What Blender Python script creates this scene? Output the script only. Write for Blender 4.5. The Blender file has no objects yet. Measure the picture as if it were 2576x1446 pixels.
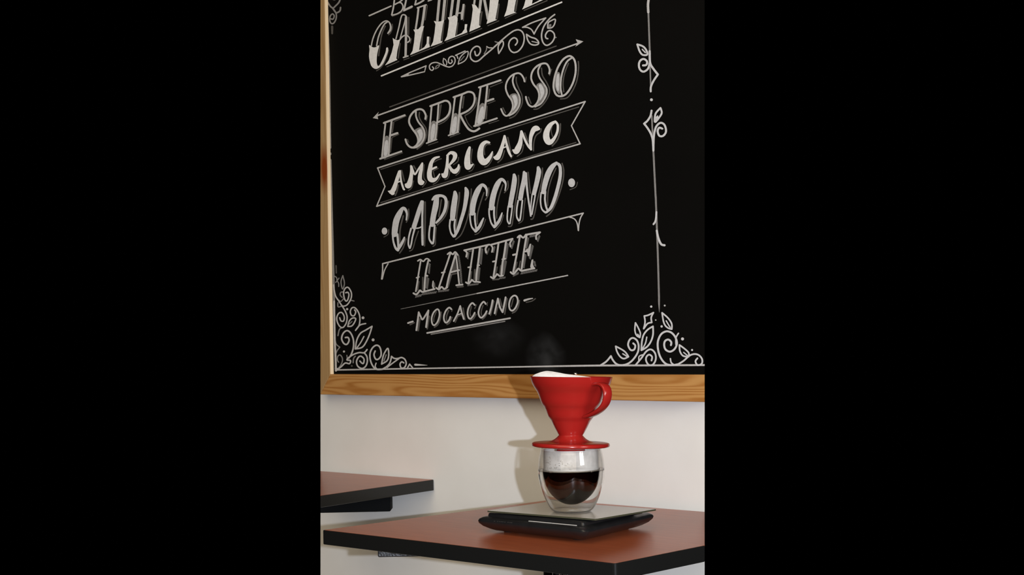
import bpy, bmesh, math, random
from mathutils import Vector, Matrix
from mathutils.geometry import tessellate_polygon, delaunay_2d_cdt
from mathutils.bvhtree import BVHTree

random.seed(7)
# ------------------------------------------------------------------ camera, world, light, exposure
SC = bpy.context.scene
COL = SC.collection
FPX, CX, CY = 3424.0, 1288.0, 723.0
RIGHT = Vector((0.705098, 0.708806, -0.020749))
DOWN = Vector((-0.044562, 0.015088, -0.998893))
FWD = Vector((-0.707708, 0.705242, 0.042224))
EYE = Vector((0.0, 0.0, 0.98))

cam_data = bpy.data.cameras.new('camera')
cam_data.sensor_fit = 'HORIZONTAL'
cam_data.sensor_width = 36.0
cam_data.lens = FPX / 2576.0 * 36.0
cam_data.clip_start = 0.02
cam = bpy.data.objects.new('camera', cam_data)
cam.matrix_world = Matrix((
    (RIGHT.x, -DOWN.x, -FWD.x, EYE.x),
    (RIGHT.y, -DOWN.y, -FWD.y, EYE.y),
    (RIGHT.z, -DOWN.z, -FWD.z, EYE.z),
    (0, 0, 0, 1)))
COL.objects.link(cam)
SC.camera = cam

world = bpy.data.worlds.new('world')
SC.world = world
world.use_nodes = True
world.node_tree.nodes['Background'].inputs[0].default_value = (0, 0, 0, 1)
world.node_tree.nodes['Background'].inputs[1].default_value = 0.0

SC.view_settings.view_transform = 'Standard'
SC.view_settings.look = 'None'
SC.view_settings.gamma = 1.0
SC.view_settings.use_curve_mapping = False
SC.view_settings.exposure = 0.0
SC.cycles.transparent_max_bounces = 48


def area(name, loc, aim, sx, sy, power, color):
    ld = bpy.data.lights.new(name, 'AREA')
    ld.shape = 'RECTANGLE'
    ld.size, ld.size_y = sx, sy
    ld.energy = power
    ld.color = color
    lo = bpy.data.objects.new(name, ld)
    lo.location = loc
    d = Vector(aim) - Vector(loc)
    lo.rotation_euler = d.to_track_quat('-Z', 'Y').to_euler()
    COL.objects.link(lo)
    return lo


# the camera's own flash, on the right of the upright-held camera
FLASH = area('camera_flash', (0.096, 0.090, 0.972), (-1.30, 1.25, 0.972), 0.014, 0.012, 26.5, (0.79, 0.86, 1.0))
# tall window in the right-hand wall of the cafe, two panes
area('window_daylight', (1.75, 0.66, 1.50), (-1.3, 0.9, 1.0), 0.34, 0.85, 17.0, (1.0, 0.97, 0.93))
area('window_daylight', (1.75, 1.05, 1.50), (-1.3, 1.2, 1.0), 0.34, 0.85, 17.0, (1.0, 0.97, 0.93))
# added warm fill lights for the room's bounced light: overhead and behind the camera
area('ceiling_fill', (-0.7, -0.3, 2.75), (-0.9, 0.3, 0.8), 2.4, 2.0, 26.0, (1.0, 0.85, 0.63))
area('room_fill', (1.3, -2.6, 2.1), (-1.35, 1.4, 0.9), 5.0, 2.6, 86.0, (1.0, 0.85, 0.63))

WY = 1.495                    # face of the cafe wall (plane y = WY)
BOARD_Y = WY - 0.014          # face of the blackboard
FRAME_Y = WY - 0.022          # front of its frame


def ray(px, py):
    return RIGHT * ((px - CX) / FPX) + DOWN * ((py - CY) / FPX) + FWD


def on_y(px, py, y):
    d = ray(px, py)
    return EYE + d * ((y - EYE.y) / d.y)


def on_z(px, py, z):
    d = ray(px, py)
    return EYE + d * ((z - EYE.z) / d.z)


# the stretch of the cafe that is modelled ends at these two planes
END_LEFT = ray(806.3, 0).cross(ray(806.3, 1446)).normalized()
if END_LEFT.dot(RIGHT) > 0:
    END_LEFT = -END_LEFT
END_RIGHT = ray(1772.6, 0).cross(ray(1772.6, 1446)).normalized()
if END_RIGHT.dot(RIGHT) < 0:
    END_RIGHT = -END_RIGHT


# ------------------------------------------------------------------ object helpers
def tag(o, label=None, cat=None, group=None, kind=None):
    if label: o['label'] = label
    if cat: o['category'] = cat
    if group: o['group'] = group
    if kind: o['kind'] = kind
    return o


def empty(name, loc):
    o = bpy.data.objects.new(name, None)
    o.empty_display_size = 0.05
    o.location = loc
    COL.objects.link(o)
    return o


def link(name, bm, mats, parent=None, smooth=False, angle=None):
    """bm in world coordinates -> one mesh object (its origin at the parent's)."""
    me = bpy.data.meshes.new(name)
    if parent is not None:
        bm.transform(Matrix.Translation(-world_loc(parent)))
    bm.normal_update()
    bm.to_mesh(me)
    bm.free()
    if not isinstance(mats, (list, tuple)):
        mats = [mats]
    for m in mats:
        me.materials.append(m)
    if smooth:
        for p in me.polygons:
            p.use_smooth = True
        if angle:
            me.set_sharp_from_angle(angle=math.radians(angle))
    o = bpy.data.objects.new(name, me)
    COL.objects.link(o)
    if parent is not None:
        o.parent = parent
    return o


def world_loc(o):
    v = Vector(o.location)
    while o.parent is not None:
        o = o.parent
        v += Vector(o.location)
    return v


def trim(bm):
    """end a mesh where the modelled stretch of the room ends"""
    for n in (END_LEFT, END_RIGHT):
        g = bm.verts[:] + bm.edges[:] + bm.faces[:]
        r = bmesh.ops.bisect_plane(bm, geom=g, dist=1e-6, plane_co=EYE, plane_no=n, clear_outer=True)
        edges = [e for e in r['geom_cut'] if isinstance(e, bmesh.types.BMEdge) and e.is_boundary]
        if edges:
            try:
                bmesh.ops.edgeloop_fill(bm, edges=edges)
            except Exception:
                pass
    bmesh.ops.recalc_face_normals(bm, faces=bm.faces[:])
    return bm


def prism(bm, pts, z0, z1, mat_top=0, mat_side=0):
    """pts: list of (x, y); vertical prism"""
    lo = [bm.verts.new((p[0], p[1], z0)) for p in pts]
    hi = [bm.verts.new((p[0], p[1], z1)) for p in pts]
    n = len(pts)
    f = bm.faces.new(hi); f.material_index = mat_top
    bm.faces.new(lo[::-1]).material_index = mat_side
    for i in range(n):
        j = (i + 1) % n
        bm.faces.new((lo[i], lo[j], hi[j], hi[i])).material_index = mat_side
    bmesh.ops.recalc_face_normals(bm, faces=bm.faces[:])
    return bm


def box(bm, lo, hi):
    return prism(bm, [(lo[0], lo[1]), (hi[0], lo[1]), (hi[0], hi[1]), (lo[0], hi[1])], lo[2], hi[2])


def lathe(bm, prof, center, seg=96, close=False, mtx=None, mat=0):
    """prof: list of (r, z) ; revolve about a vertical axis through center"""
    rings = []
    for r, z in prof:
        if r < 1e-6:
            rings.append([bm.verts.new((0, 0, z))])
        else:
            rings.append([bm.verts.new((r * math.cos(2 * math.pi * i / seg), r * math.sin(2 * math.pi * i / seg), z)) for i in range(seg)])
    pairs = list(zip(rings[:-1], rings[1:]))
    if close:
        pairs.append((rings[-1], rings[0]))
    fs = []
    for a, b in pairs:
        for i in range(seg):
            j = (i + 1) % seg
            if len(a) == 1 and len(b) == 1:
                continue
            if len(a) == 1:
                f = bm.faces.new((a[0], b[j], b[i]))
            elif len(b) == 1:
                f = bm.faces.new((a[i], a[j], b[0]))
            else:
                f = bm.faces.new((a[i], a[j], b[j], b[i]))
            f.material_index = mat
            fs.append(f)
    vs = {v for f in fs for v in f.verts}
    m = Matrix.Translation(Vector(center)) @ (mtx if mtx is not None else Matrix.Identity(4))
    bmesh.ops.transform(bm, matrix=m, verts=list(vs))
    return fs


def catmull(pts, n=6, closed=False):
    """smooth a polyline of tuples (any dimension)"""
    out = []
    m = len(pts)
    if m < 3:
        return [tuple(p) for p in pts]
    rng = range(m) if closed else range(m - 1)
    for i in rng:
        if closed:
            p0, p1, p2, p3 = pts[(i - 1) % m], pts[i], pts[(i + 1) % m], pts[(i + 2) % m]
        else:
            p0, p1, p2, p3 = pts[max(i - 1, 0)], pts[i], pts[i + 1], pts[min(i + 2, m - 1)]
        for k in range(n):
            t = k / n
            out.append(tuple(0.5 * (2 * b + (c - a) * t + (2 * a - 5 * b + 4 * c - d) * t * t + (3 * b - a - 3 * c + d) * t ** 3)
                             for a, b, c, d in zip(p0, p1, p2, p3)))
    if not closed:
        out.append(tuple(pts[-1]))
    return out


# ------------------------------------------------------------------ materials
def new_mat(name):
    m = bpy.data.materials.new(name)
    m.use_nodes = True
    nt = m.node_tree
    return m, nt, nt.nodes['Principled BSDF']


def plain(name, color, rough=0.5, metal=0.0, spec=0.5, coat=0.0):
    m, nt, b = new_mat(name)
    b.inputs['Base Color'].default_value = (*color, 1)
    b.inputs['Roughness'].default_value = rough
    b.inputs['Metallic'].default_value = metal
    b.inputs['Specular IOR Level'].default_value = spec
    b.inputs['Coat Weight'].default_value = coat
    return m


def node(nt, kind, **kw):
    n = nt.nodes.new(kind)
    for k, v in kw.items():
        setattr(n, k, v)
    return n


def noisy(name, c1, c2, scale, rough=0.6, bump=0.0, detail=4.0, spec=0.5, stretch=(1, 1, 1)):
    m, nt, b = new_mat(name)
    tc = node(nt, 'ShaderNodeTexCoord')
    mp = node(nt, 'ShaderNodeMapping')
    mp.inputs['Scale'].default_value = stretch
    nz = node(nt, 'ShaderNodeTexNoise')
    nz.inputs['Scale'].default_value = scale
    nz.inputs['Detail'].default_value = detail
    rp = node(nt, 'ShaderNodeValToRGB')
    rp.color_ramp.elements[0].position = 0.3
    rp.color_ramp.elements[1].position = 0.7
    rp.color_ramp.elements[0].color = (*c1, 1)
    rp.color_ramp.elements[1].color = (*c2, 1)
    nt.links.new(tc.outputs['Object'], mp.inputs[0])
    nt.links.new(mp.outputs[0], nz.inputs['Vector'])
    nt.links.new(nz.outputs['Fac'], rp.inputs[0])
    nt.links.new(rp.outputs[0], b.inputs['Base Color'])
    b.inputs['Roughness'].default_value = rough
    b.inputs['Specular IOR Level'].default_value = spec
    if bump:
        bp = node(nt, 'ShaderNodeBump')
        bp.inputs['Strength'].default_value = bump
        bp.inputs['Distance'].default_value = 0.002
        nt.links.new(nz.outputs['Fac'], bp.inputs['Height'])
        nt.links.new(bp.outputs[0], b.inputs['Normal'])
    return m


def pine(name, axis, pale=(0.50, 0.255, 0.080), dark=(0.36, 0.145, 0.032), scale=1.0, knot=None):
    """sawn pine: long wavy bands along one axis"""
    m, nt, b = new_mat(name)
    tc = node(nt, 'ShaderNodeTexCoord')
    mp = node(nt, 'ShaderNodeMapping')
    mp.inputs['Scale'].default_value = {'x': (2.6, 9, 26), 'z': (26, 9, 2.6)}[axis]
    warp = node(nt, 'ShaderNodeTexNoise')
    warp.inputs['Scale'].default_value = 1.3
    warp.inputs['Detail'].default_value = 1.0
    add = node(nt, 'ShaderNodeVectorMath', operation='SCALE')
    add.inputs['Scale'].default_value = 1.5
    sm = node(nt, 'ShaderNodeVectorMath', operation='ADD')
    wv = node(nt, 'ShaderNodeTexWave')
    wv.wave_type = 'BANDS'
    wv.bands_direction = 'Z' if axis == 'x' else 'X'
    wv.inputs['Scale'].default_value = 1.5 * scale
    wv.inputs['Distortion'].default_value = 2.4
    wv.inputs['Detail'].default_value = 2.0
    wv.inputs['Detail Scale'].default_value = 1.2
    fine = node(nt, 'ShaderNodeTexNoise')
    fine.inputs['Scale'].default_value = 6.0
    fine.inputs['Detail'].default_value = 5.0
    mx = node(nt, 'ShaderNodeMix', data_type='FLOAT')
    mx.inputs[0].default_value = 0.45
    rp = node(nt, 'ShaderNodeValToRGB')
    rp.color_ramp.elements[0].position = 0.18
    rp.color_ramp.elements[0].color = (*dark, 1)
    rp.color_ramp.elements[1].position = 0.72
    rp.color_ramp.elements[1].color = (*pale, 1)
    e = rp.color_ramp.elements.new(0.42)
    e.color = tuple(0.35 * d + 0.65 * p for d, p in zip(dark, pale)) + (1,)
    L = nt.links.new
    L(tc.outputs['Object'], mp.inputs[0])
    L(mp.outputs[0], warp.inputs['Vector'])
    L(warp.outputs['Color'], add.inputs[0])
    L(mp.outputs[0], sm.inputs[0])
    L(add.outputs[0], sm.inputs[1])
    L(sm.outputs[0], wv.inputs['Vector'])
    L(mp.outputs[0], fine.inputs['Vector'])
    L(wv.outputs['Fac'], mx.inputs[2])
    L(fine.outputs['Fac'], mx.inputs[3])
    L(mx.outputs[0], rp.inputs[0])
    out = rp.outputs[0]
    if knot:
        # a red-brown knot in the wood
        sub = node(nt, 'ShaderNodeVectorMath', operation='SUBTRACT')
        sub.inputs[1].default_value = knot
        sc = node(nt, 'ShaderNodeVectorMath', operation='MULTIPLY')
        sc.inputs[1].default_value = (1 / 0.016, 1 / 0.03, 1 / 0.05)
        ln = node(nt, 'ShaderNodeVectorMath', operation='LENGTH')
        kr = node(nt, 'ShaderNodeValToRGB')
        kr.color_ramp.elements[0].position = 0.35
        kr.color_ramp.elements[0].color = (1, 1, 1, 1)
        kr.color_ramp.elements[1].position = 1.0
        kr.color_ramp.elements[1].color = (0, 0, 0, 1)
        km = node(nt, 'ShaderNodeMix', data_type='RGBA')
        km.inputs[7].default_value = (0.24, 0.05, 0.01, 1)
        L(tc.outputs['Object'], sub.inputs[0]); L(sub.outputs[0], sc.inputs[0]); L(sc.outputs[0], ln.inputs[0])
        L(ln.outputs['Value'], kr.inputs[0]); L(kr.outputs[0], km.inputs[0]); L(out, km.inputs[6])
        out = km.outputs[2]
    L(out, b.inputs['Base Color'])
    b.inputs['Roughness'].default_value = 0.42
    b.inputs['Specular IOR Level'].default_value = 0.35
    return m


M_WALL = noisy('cream_wall_paint', (0.73, 0.705, 0.66), (0.79, 0.77, 0.73), 7.0, rough=0.62, bump=0.05, spec=0.3)
M_FLOOR = noisy('floor_tile', (0.22, 0.17, 0.13), (0.28, 0.22, 0.17), 9.0, rough=0.5)
M_BOARD = noisy('blackboard_paint', (0.0015, 0.0013, 0.0009), (0.0022, 0.0019, 0.0014), 5.0, rough=0.85, spec=0.08)
M_PINE_RAIL = pine('pine_rail', 'x')
M_PINE_STILE = pine('pine_stile', 'z', pale=(0.40, 0.255, 0.115), dark=(0.34, 0.20, 0.082))
M_PINE_INNER = noisy('pale_inner_pine', (0.74, 0.56, 0.34), (0.82, 0.66, 0.44), 8.0, rough=0.7, stretch=(1, 1, 0.2))  # paler pine colour for the upright's inner edge face
M_LAMINATE = noisy('cherry_laminate', (0.30, 0.071, 0.027), (0.38, 0.095, 0.037), 16.0, rough=0.30, detail=8.0, spec=0.36, stretch=(1.0, 9.0, 1.0))
M_EDGE = plain('black_edge_band', (0.0088, 0.0088, 0.0082), rough=0.24, spec=0.3)
M_IRON = noisy('black_cast_iron', (0.012, 0.012, 0.013), (0.03, 0.03, 0.033), 420.0, rough=0.30, bump=0.5)
M_IRON_DARK = plain('smooth_black_iron', (0.003, 0.0034, 0.0038), rough=0.7, spec=0.06)
M_CHROME = plain('bright_steel', (0.82, 0.81, 0.79), rough=0.16, metal=1.0)
M_RED = plain('red_plastic', (0.315, 0.013, 0.010), rough=0.20, spec=0.5)
M_PAPER = noisy('filter_paper', (0.80, 0.765, 0.74), (0.86, 0.83, 0.80), 220.0, rough=0.9, bump=0.2, spec=0.1)
M_BLACK = noisy('black_abs_plastic', (0.0085, 0.0085, 0.009), (0.012, 0.012, 0.0125), 60.0, rough=0.30, spec=0.5)
M_PLATE = plain('frosted_plate', (0.29, 0.27, 0.235), rough=0.16, spec=0.6)
M_PLATE_EDGE = plain('green_glass_edge', (0.050, 0.050, 0.030), rough=0.18, spec=0.5)
M_TRIM = plain('painted_chrome_gleam', (0.62, 0.60, 0.56), rough=0.45, spec=0.5)  # pale diffuse colour stands in for the chrome strip's reflection
M_PRINT = plain('grey_print', (0.03, 0.028, 0.026), rough=0.6)

def cup_glass():
    """blown glass: refracting below the coffee level, made straight-through above so light reaches the mist"""
    m = bpy.data.materials.new('blown_glass')
    m.use_nodes = True
    nt = m.node_tree
    nt.nodes.remove(nt.nodes['Principled BSDF'])
    out = nt.nodes['Material Output']
    tr = node(nt, 'ShaderNodeBsdfTransparent')
    tr.inputs[0].default_value = (0.982, 0.98, 0.974, 1)
    gl = node(nt, 'ShaderNodeBsdfGlossy')
    gl.inputs['Roughness'].default_value = 0.0
    lw = node(nt, 'ShaderNodeLayerWeight')
    pw = node(nt, 'ShaderNodeMath', operation='POWER')
    pw.inputs[1].default_value = 5.0
    ma = node(nt, 'ShaderNodeMath', operation='MULTIPLY_ADD')
    ma.inputs[1].default_value = 0.85
    ma.inputs[2].default_value = 0.032
    thin = node(nt, 'ShaderNodeMixShader')
    thick = node(nt, 'ShaderNodeBsdfGlass')
    thick.inputs['Roughness'].default_value = 0.0
    thick.inputs['IOR'].default_value = 1.46
    thick.inputs['Color'].default_value = (0.99, 0.99, 0.985, 1)
    tc = node(nt, 'ShaderNodeTexCoord')
    sx = node(nt, 'ShaderNodeSeparateXYZ')
    mr = node(nt, 'ShaderNodeMapRange')
    mr.interpolation_type = 'SMOOTHSTEP'
    mr.inputs['From Min'].default_value = 0.0485
    mr.inputs['From Max'].default_value = 0.0520
    both = node(nt, 'ShaderNodeMixShader')
    L = nt.links.new
    L(lw.outputs['Facing'], pw.inputs[0]); L(pw.outputs[0], ma.inputs[0]); L(ma.outputs[0], thin.inputs[0])
    L(tr.outputs[0], thin.inputs[1]); L(gl.outputs[0], thin.inputs[2])
    L(tc.outputs['Object'], sx.inputs[0]); L(sx.outputs['Z'], mr.inputs['Value'])
    L(mr.outputs[0], both.inputs[0]); L(thick.outputs[0], both.inputs[1]); L(thin.outputs[0], both.inputs[2])
    L(both.outputs[0], out.inputs['Surface'])
    return m


M_GLASS = cup_glass()
M_DROP, _nt, _b = new_mat('water')
_b.inputs['Roughness'].default_value = 0.0
_b.inputs['IOR'].default_value = 1.33
_b.inputs['Transmission Weight'].default_value = 1.0

M_COFFEE, _nt, _b = new_mat('black_coffee')
_b.inputs['Base Color'].default_value = (0.0045, 0.0010, 0.0006, 1)
_b.inputs['Roughness'].default_value = 0.02
_b.inputs['IOR'].default_value = 1.33
_b.inputs['Specular IOR Level'].default_value = 0.5


def fog_material():
    m = bpy.data.materials.new('condensation')
    m.use_nodes = True
    nt = m.node_tree
    nt.nodes.remove(nt.nodes['Principled BSDF'])
    out = nt.nodes['Material Output']
    tr = node(nt, 'ShaderNodeBsdfTransparent')
    df = node(nt, 'ShaderNodeBsdfDiffuse')
    tl = node(nt, 'ShaderNodeBsdfTranslucent')
    df.inputs[0].default_value = (0.93, 0.92, 0.91, 1)
    tl.inputs[0].default_value = (0.93, 0.92, 0.91, 1)
    m1 = node(nt, 'ShaderNodeMixShader')
    m1.inputs[0].default_value = 0.22
    m2 = node(nt, 'ShaderNodeMixShader')
    tc = node(nt, 'ShaderNodeTexCoord')
    nz = node(nt, 'ShaderNodeTexNoise')
    nz.inputs['Scale'].default_value = 70.0
    nz.inputs['Detail'].default_value = 3.0
    mr = node(nt, 'ShaderNodeMapRange')
    mr.inputs['From Min'].default_value = 0.3
    mr.inputs['From Max'].default_value = 0.7
    mr.inputs['To Min'].default_value = 0.50
    mr.inputs['To Max'].default_value = 0.86
    L = nt.links.new
    L(tc.outputs['Object'], nz.inputs['Vector']); L(nz.outputs['Fac'], mr.inputs['Value'])
    L(df.outputs[0], m1.inputs[1]); L(tl.outputs[0], m1.inputs[2])
    L(mr.outputs[0], m2.inputs[0]); L(tr.outputs[0], m2.inputs[1]); L(m1.outputs[0], m2.inputs[2])
    L(m2.outputs[0], out.inputs['Surface'])
    return m


M_FOG = fog_material()


def steam_material(name, density, scale):
    m = bpy.data.materials.new(name)
    m.use_nodes = True
    nt = m.node_tree
    nt.nodes.remove(nt.nodes['Principled BSDF'])
    out = nt.nodes['Material Output']
    vs = node(nt, 'ShaderNodeVolumeScatter')
    vs.inputs['Color'].default_value = (0.95, 0.95, 0.95, 1)
    vs.inputs['Anisotropy'].default_value = 0.0
    tc = node(nt, 'ShaderNodeTexCoord')
    nz = node(nt, 'ShaderNodeTexNoise')
    nz.inputs['Scale'].default_value = scale
    nz.inputs['Detail'].default_value = 3.0
    nz.inputs['Distortion'].default_value = 0.8
    mr = node(nt, 'ShaderNodeMapRange')
    mr.inputs['From Min'].default_value = 0.36
    mr.inputs['From Max'].default_value = 0.75
    mr.inputs['To Min'].default_value = 0.0
    mr.inputs['To Max'].default_value = 1.0
    # fade towards the outside of the wisp (generated coordinates 0..1)
    sub = node(nt, 'ShaderNodeVectorMath', operation='SUBTRACT')
    sub.inputs[1].default_value = (0.5, 0.5, 0.5)
    ln = node(nt, 'ShaderNodeVectorMath', operation='LENGTH')
    fd = node(nt, 'ShaderNodeMapRange')
    fd.inputs['From Min'].default_value = 0.5
    fd.inputs['From Max'].default_value = 0.15
    fd.inputs['To Min'].default_value = 0.0
    fd.inputs['To Max'].default_value = 1.0
    mu = node(nt, 'ShaderNodeMath', operation='MULTIPLY')
    mu2 = node(nt, 'ShaderNodeMath', operation='MULTIPLY')
    mu2.inputs[1].default_value = density
    L = nt.links.new
    L(tc.outputs['Object'], nz.inputs['Vector']); L(nz.outputs['Fac'], mr.inputs['Value'])
    L(tc.outputs['Generated'], sub.inputs[0]); L(sub.outputs[0], ln.inputs[0]); L(ln.outputs['Value'], fd.inputs['Value'])
    L(mr.outputs[0], mu.inputs[0]); L(fd.outputs[0], mu.inputs[1]); L(mu.outputs[0], mu2.inputs[0])
    L(mu2.outputs[0], vs.inputs['Density'])
    L(vs.outputs[0], out.inputs['Volume'])
    return m


def chalk(name, c):
    return noisy(name, tuple(v * 0.86 for v in c), c, 260.0, rough=0.95, spec=0.05)


M_CHALK = chalk('white_chalk', (0.76, 0.745, 0.72))
M_CHALK_LINE = chalk('thin_white_chalk', (0.50, 0.485, 0.47))
M_CHALK_MID = chalk('grey_chalk', (0.24, 0.23, 0.22))
M_CHALK_DIM = chalk('rubbed_chalk', (0.095, 0.088, 0.08))
M_CHALK_SOFT = chalk('soft_white_chalk', (0.58, 0.575, 0.575))

# ------------------------------------------------------------------ setting
bm = bmesh.new()
box(bm, (-3.4, WY, 0.0), (0.3, WY + 0.12, 1.95))
wall = link('wall_back', trim(bm), M_WALL)
tag(wall, 'cream painted wall behind the tables and the blackboard', 'wall', kind='structure')
bm = bmesh.new()
box(bm, (-2.35, 0.75, -0.05), (-0.6, WY, 0.0))
floor = link('floor', bm, M_FLOOR)
tag(floor, 'brown tiled floor under the tables', 'floor', kind='structure')

# ------------------------------------------------------------------ blackboard
board = empty('blackboard', (-1.5, WY, 0.90))
tag(board, 'framed black menu board lettered in white chalk, hung on the cream wall', 'blackboard')
IN_X, IN_Z = -1.9385, 0.9352         # inner lower-left corner of the frame
OUT_X, OUT_Z = -1.9690, 0.8990       # outer lower-left corner
TOP_Z = 1.74
bm = bmesh.new()
box(bm, (OUT_X + 0.004, BOARD_Y, OUT_Z + 0.004), (0.2, WY, TOP_Z))
panel = link('writing_panel', trim(bm), M_BOARD, board)


def bar(pts, y0, y1, mats, bevel):
    """frame bar: outline in the x-z plane, from front y0 to back y1, front edges eased"""
    b = bmesh.new()
    fr = [b.verts.new((x, y0, z)) for x, z in pts]
    bk = [b.verts.new((x, y1, z)) for x, z in pts]
    b.faces.new(fr)
    b.faces.new(bk[::-1])
    n = len(pts)
    for i in range(n):
        j = (i + 1) % n
        f = b.faces.new((fr[i], bk[i], bk[j], fr[j]))
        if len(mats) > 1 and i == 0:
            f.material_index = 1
    bmesh.ops.recalc_face_normals(b, faces=b.faces[:])
    eds = [e for e in b.edges if all(abs(v.co.y - y0) < 1e-6 for v in e.verts)]
    bmesh.ops.bevel(b, geom=eds, offset=bevel, segments=2, affect='EDGES', profile=0.5)
    return b


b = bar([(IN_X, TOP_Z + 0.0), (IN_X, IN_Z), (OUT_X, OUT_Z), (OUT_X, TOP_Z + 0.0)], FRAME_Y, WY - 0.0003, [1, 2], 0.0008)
tag(link('frame_stile', trim(b), [M_PINE_STILE, M_PINE_INNER], board), 'pine upright with a pale inner edge')
b = bar([(IN_X, IN_Z), (0.2, IN_Z - 0.0005), (0.2, OUT_Z - 0.002), (OUT_X, OUT_Z)], FRAME_Y, WY - 0.0003, [1], 0.0012)
tag(link('frame_rail', trim(b), M_PINE_RAIL, board), 'orange pine bottom rail with wavy grain')
# knot in the left upright
_kp = on_y(816, 425, FRAME_Y) - Vector((-1.5, WY, 0.90))
_stile = [o for o in board.children if o.name.startswith('frame_stile')][0]
_stile.data.materials[0] = pine('pine_upright_with_knot', 'z', pale=(0.40, 0.255, 0.115), dark=(0.34, 0.20, 0.082), knot=tuple(_kp))

# ------------------------------------------------------------------ chalk drawing
# drawn as brush strokes on the face of the board; each sheet of the sketch has an origin and a scale
SHEET = {
    'A': (900, 0, 6.573), 'B': (1180, 0, 6.573), 'C': (920, 200, 6.573), 'D': (1200, 80, 6.573),
    'E': (930, 380, 7.612), 'F': (1080, 330, 7.612), 'G': (1230, 240, 7.612), 'H': (950, 480, 7.612),
    'I': (1120, 420, 7.612), 'J': (1250, 390, 7.612), 'K': (940, 590, 7.612), 'L': (1160, 560, 7.612),
    'M': (1010, 680, 7.612), 'N': (1180, 680, 7.612), 'O': (800, 660, 7.612), 'P': (820, 770, 7.612),
    'Q': (1500, 750, 7.054), 'R': (1560, 0, 5.561), 'S': (1560, 230, 5.561), 'T': (1560, 500, 5.561),
    'U': (800, 0, 8.508), 'X': (0, 0, 1.0)}
MATS = [M_CHALK, M_CHALK_LINE, M_CHALK_MID, M_CHALK_DIM, M_CHALK_SOFT]
ORDER = [3, 2, 1, 0, 3]      # which chalk lies on top
_layer = [0]


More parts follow.
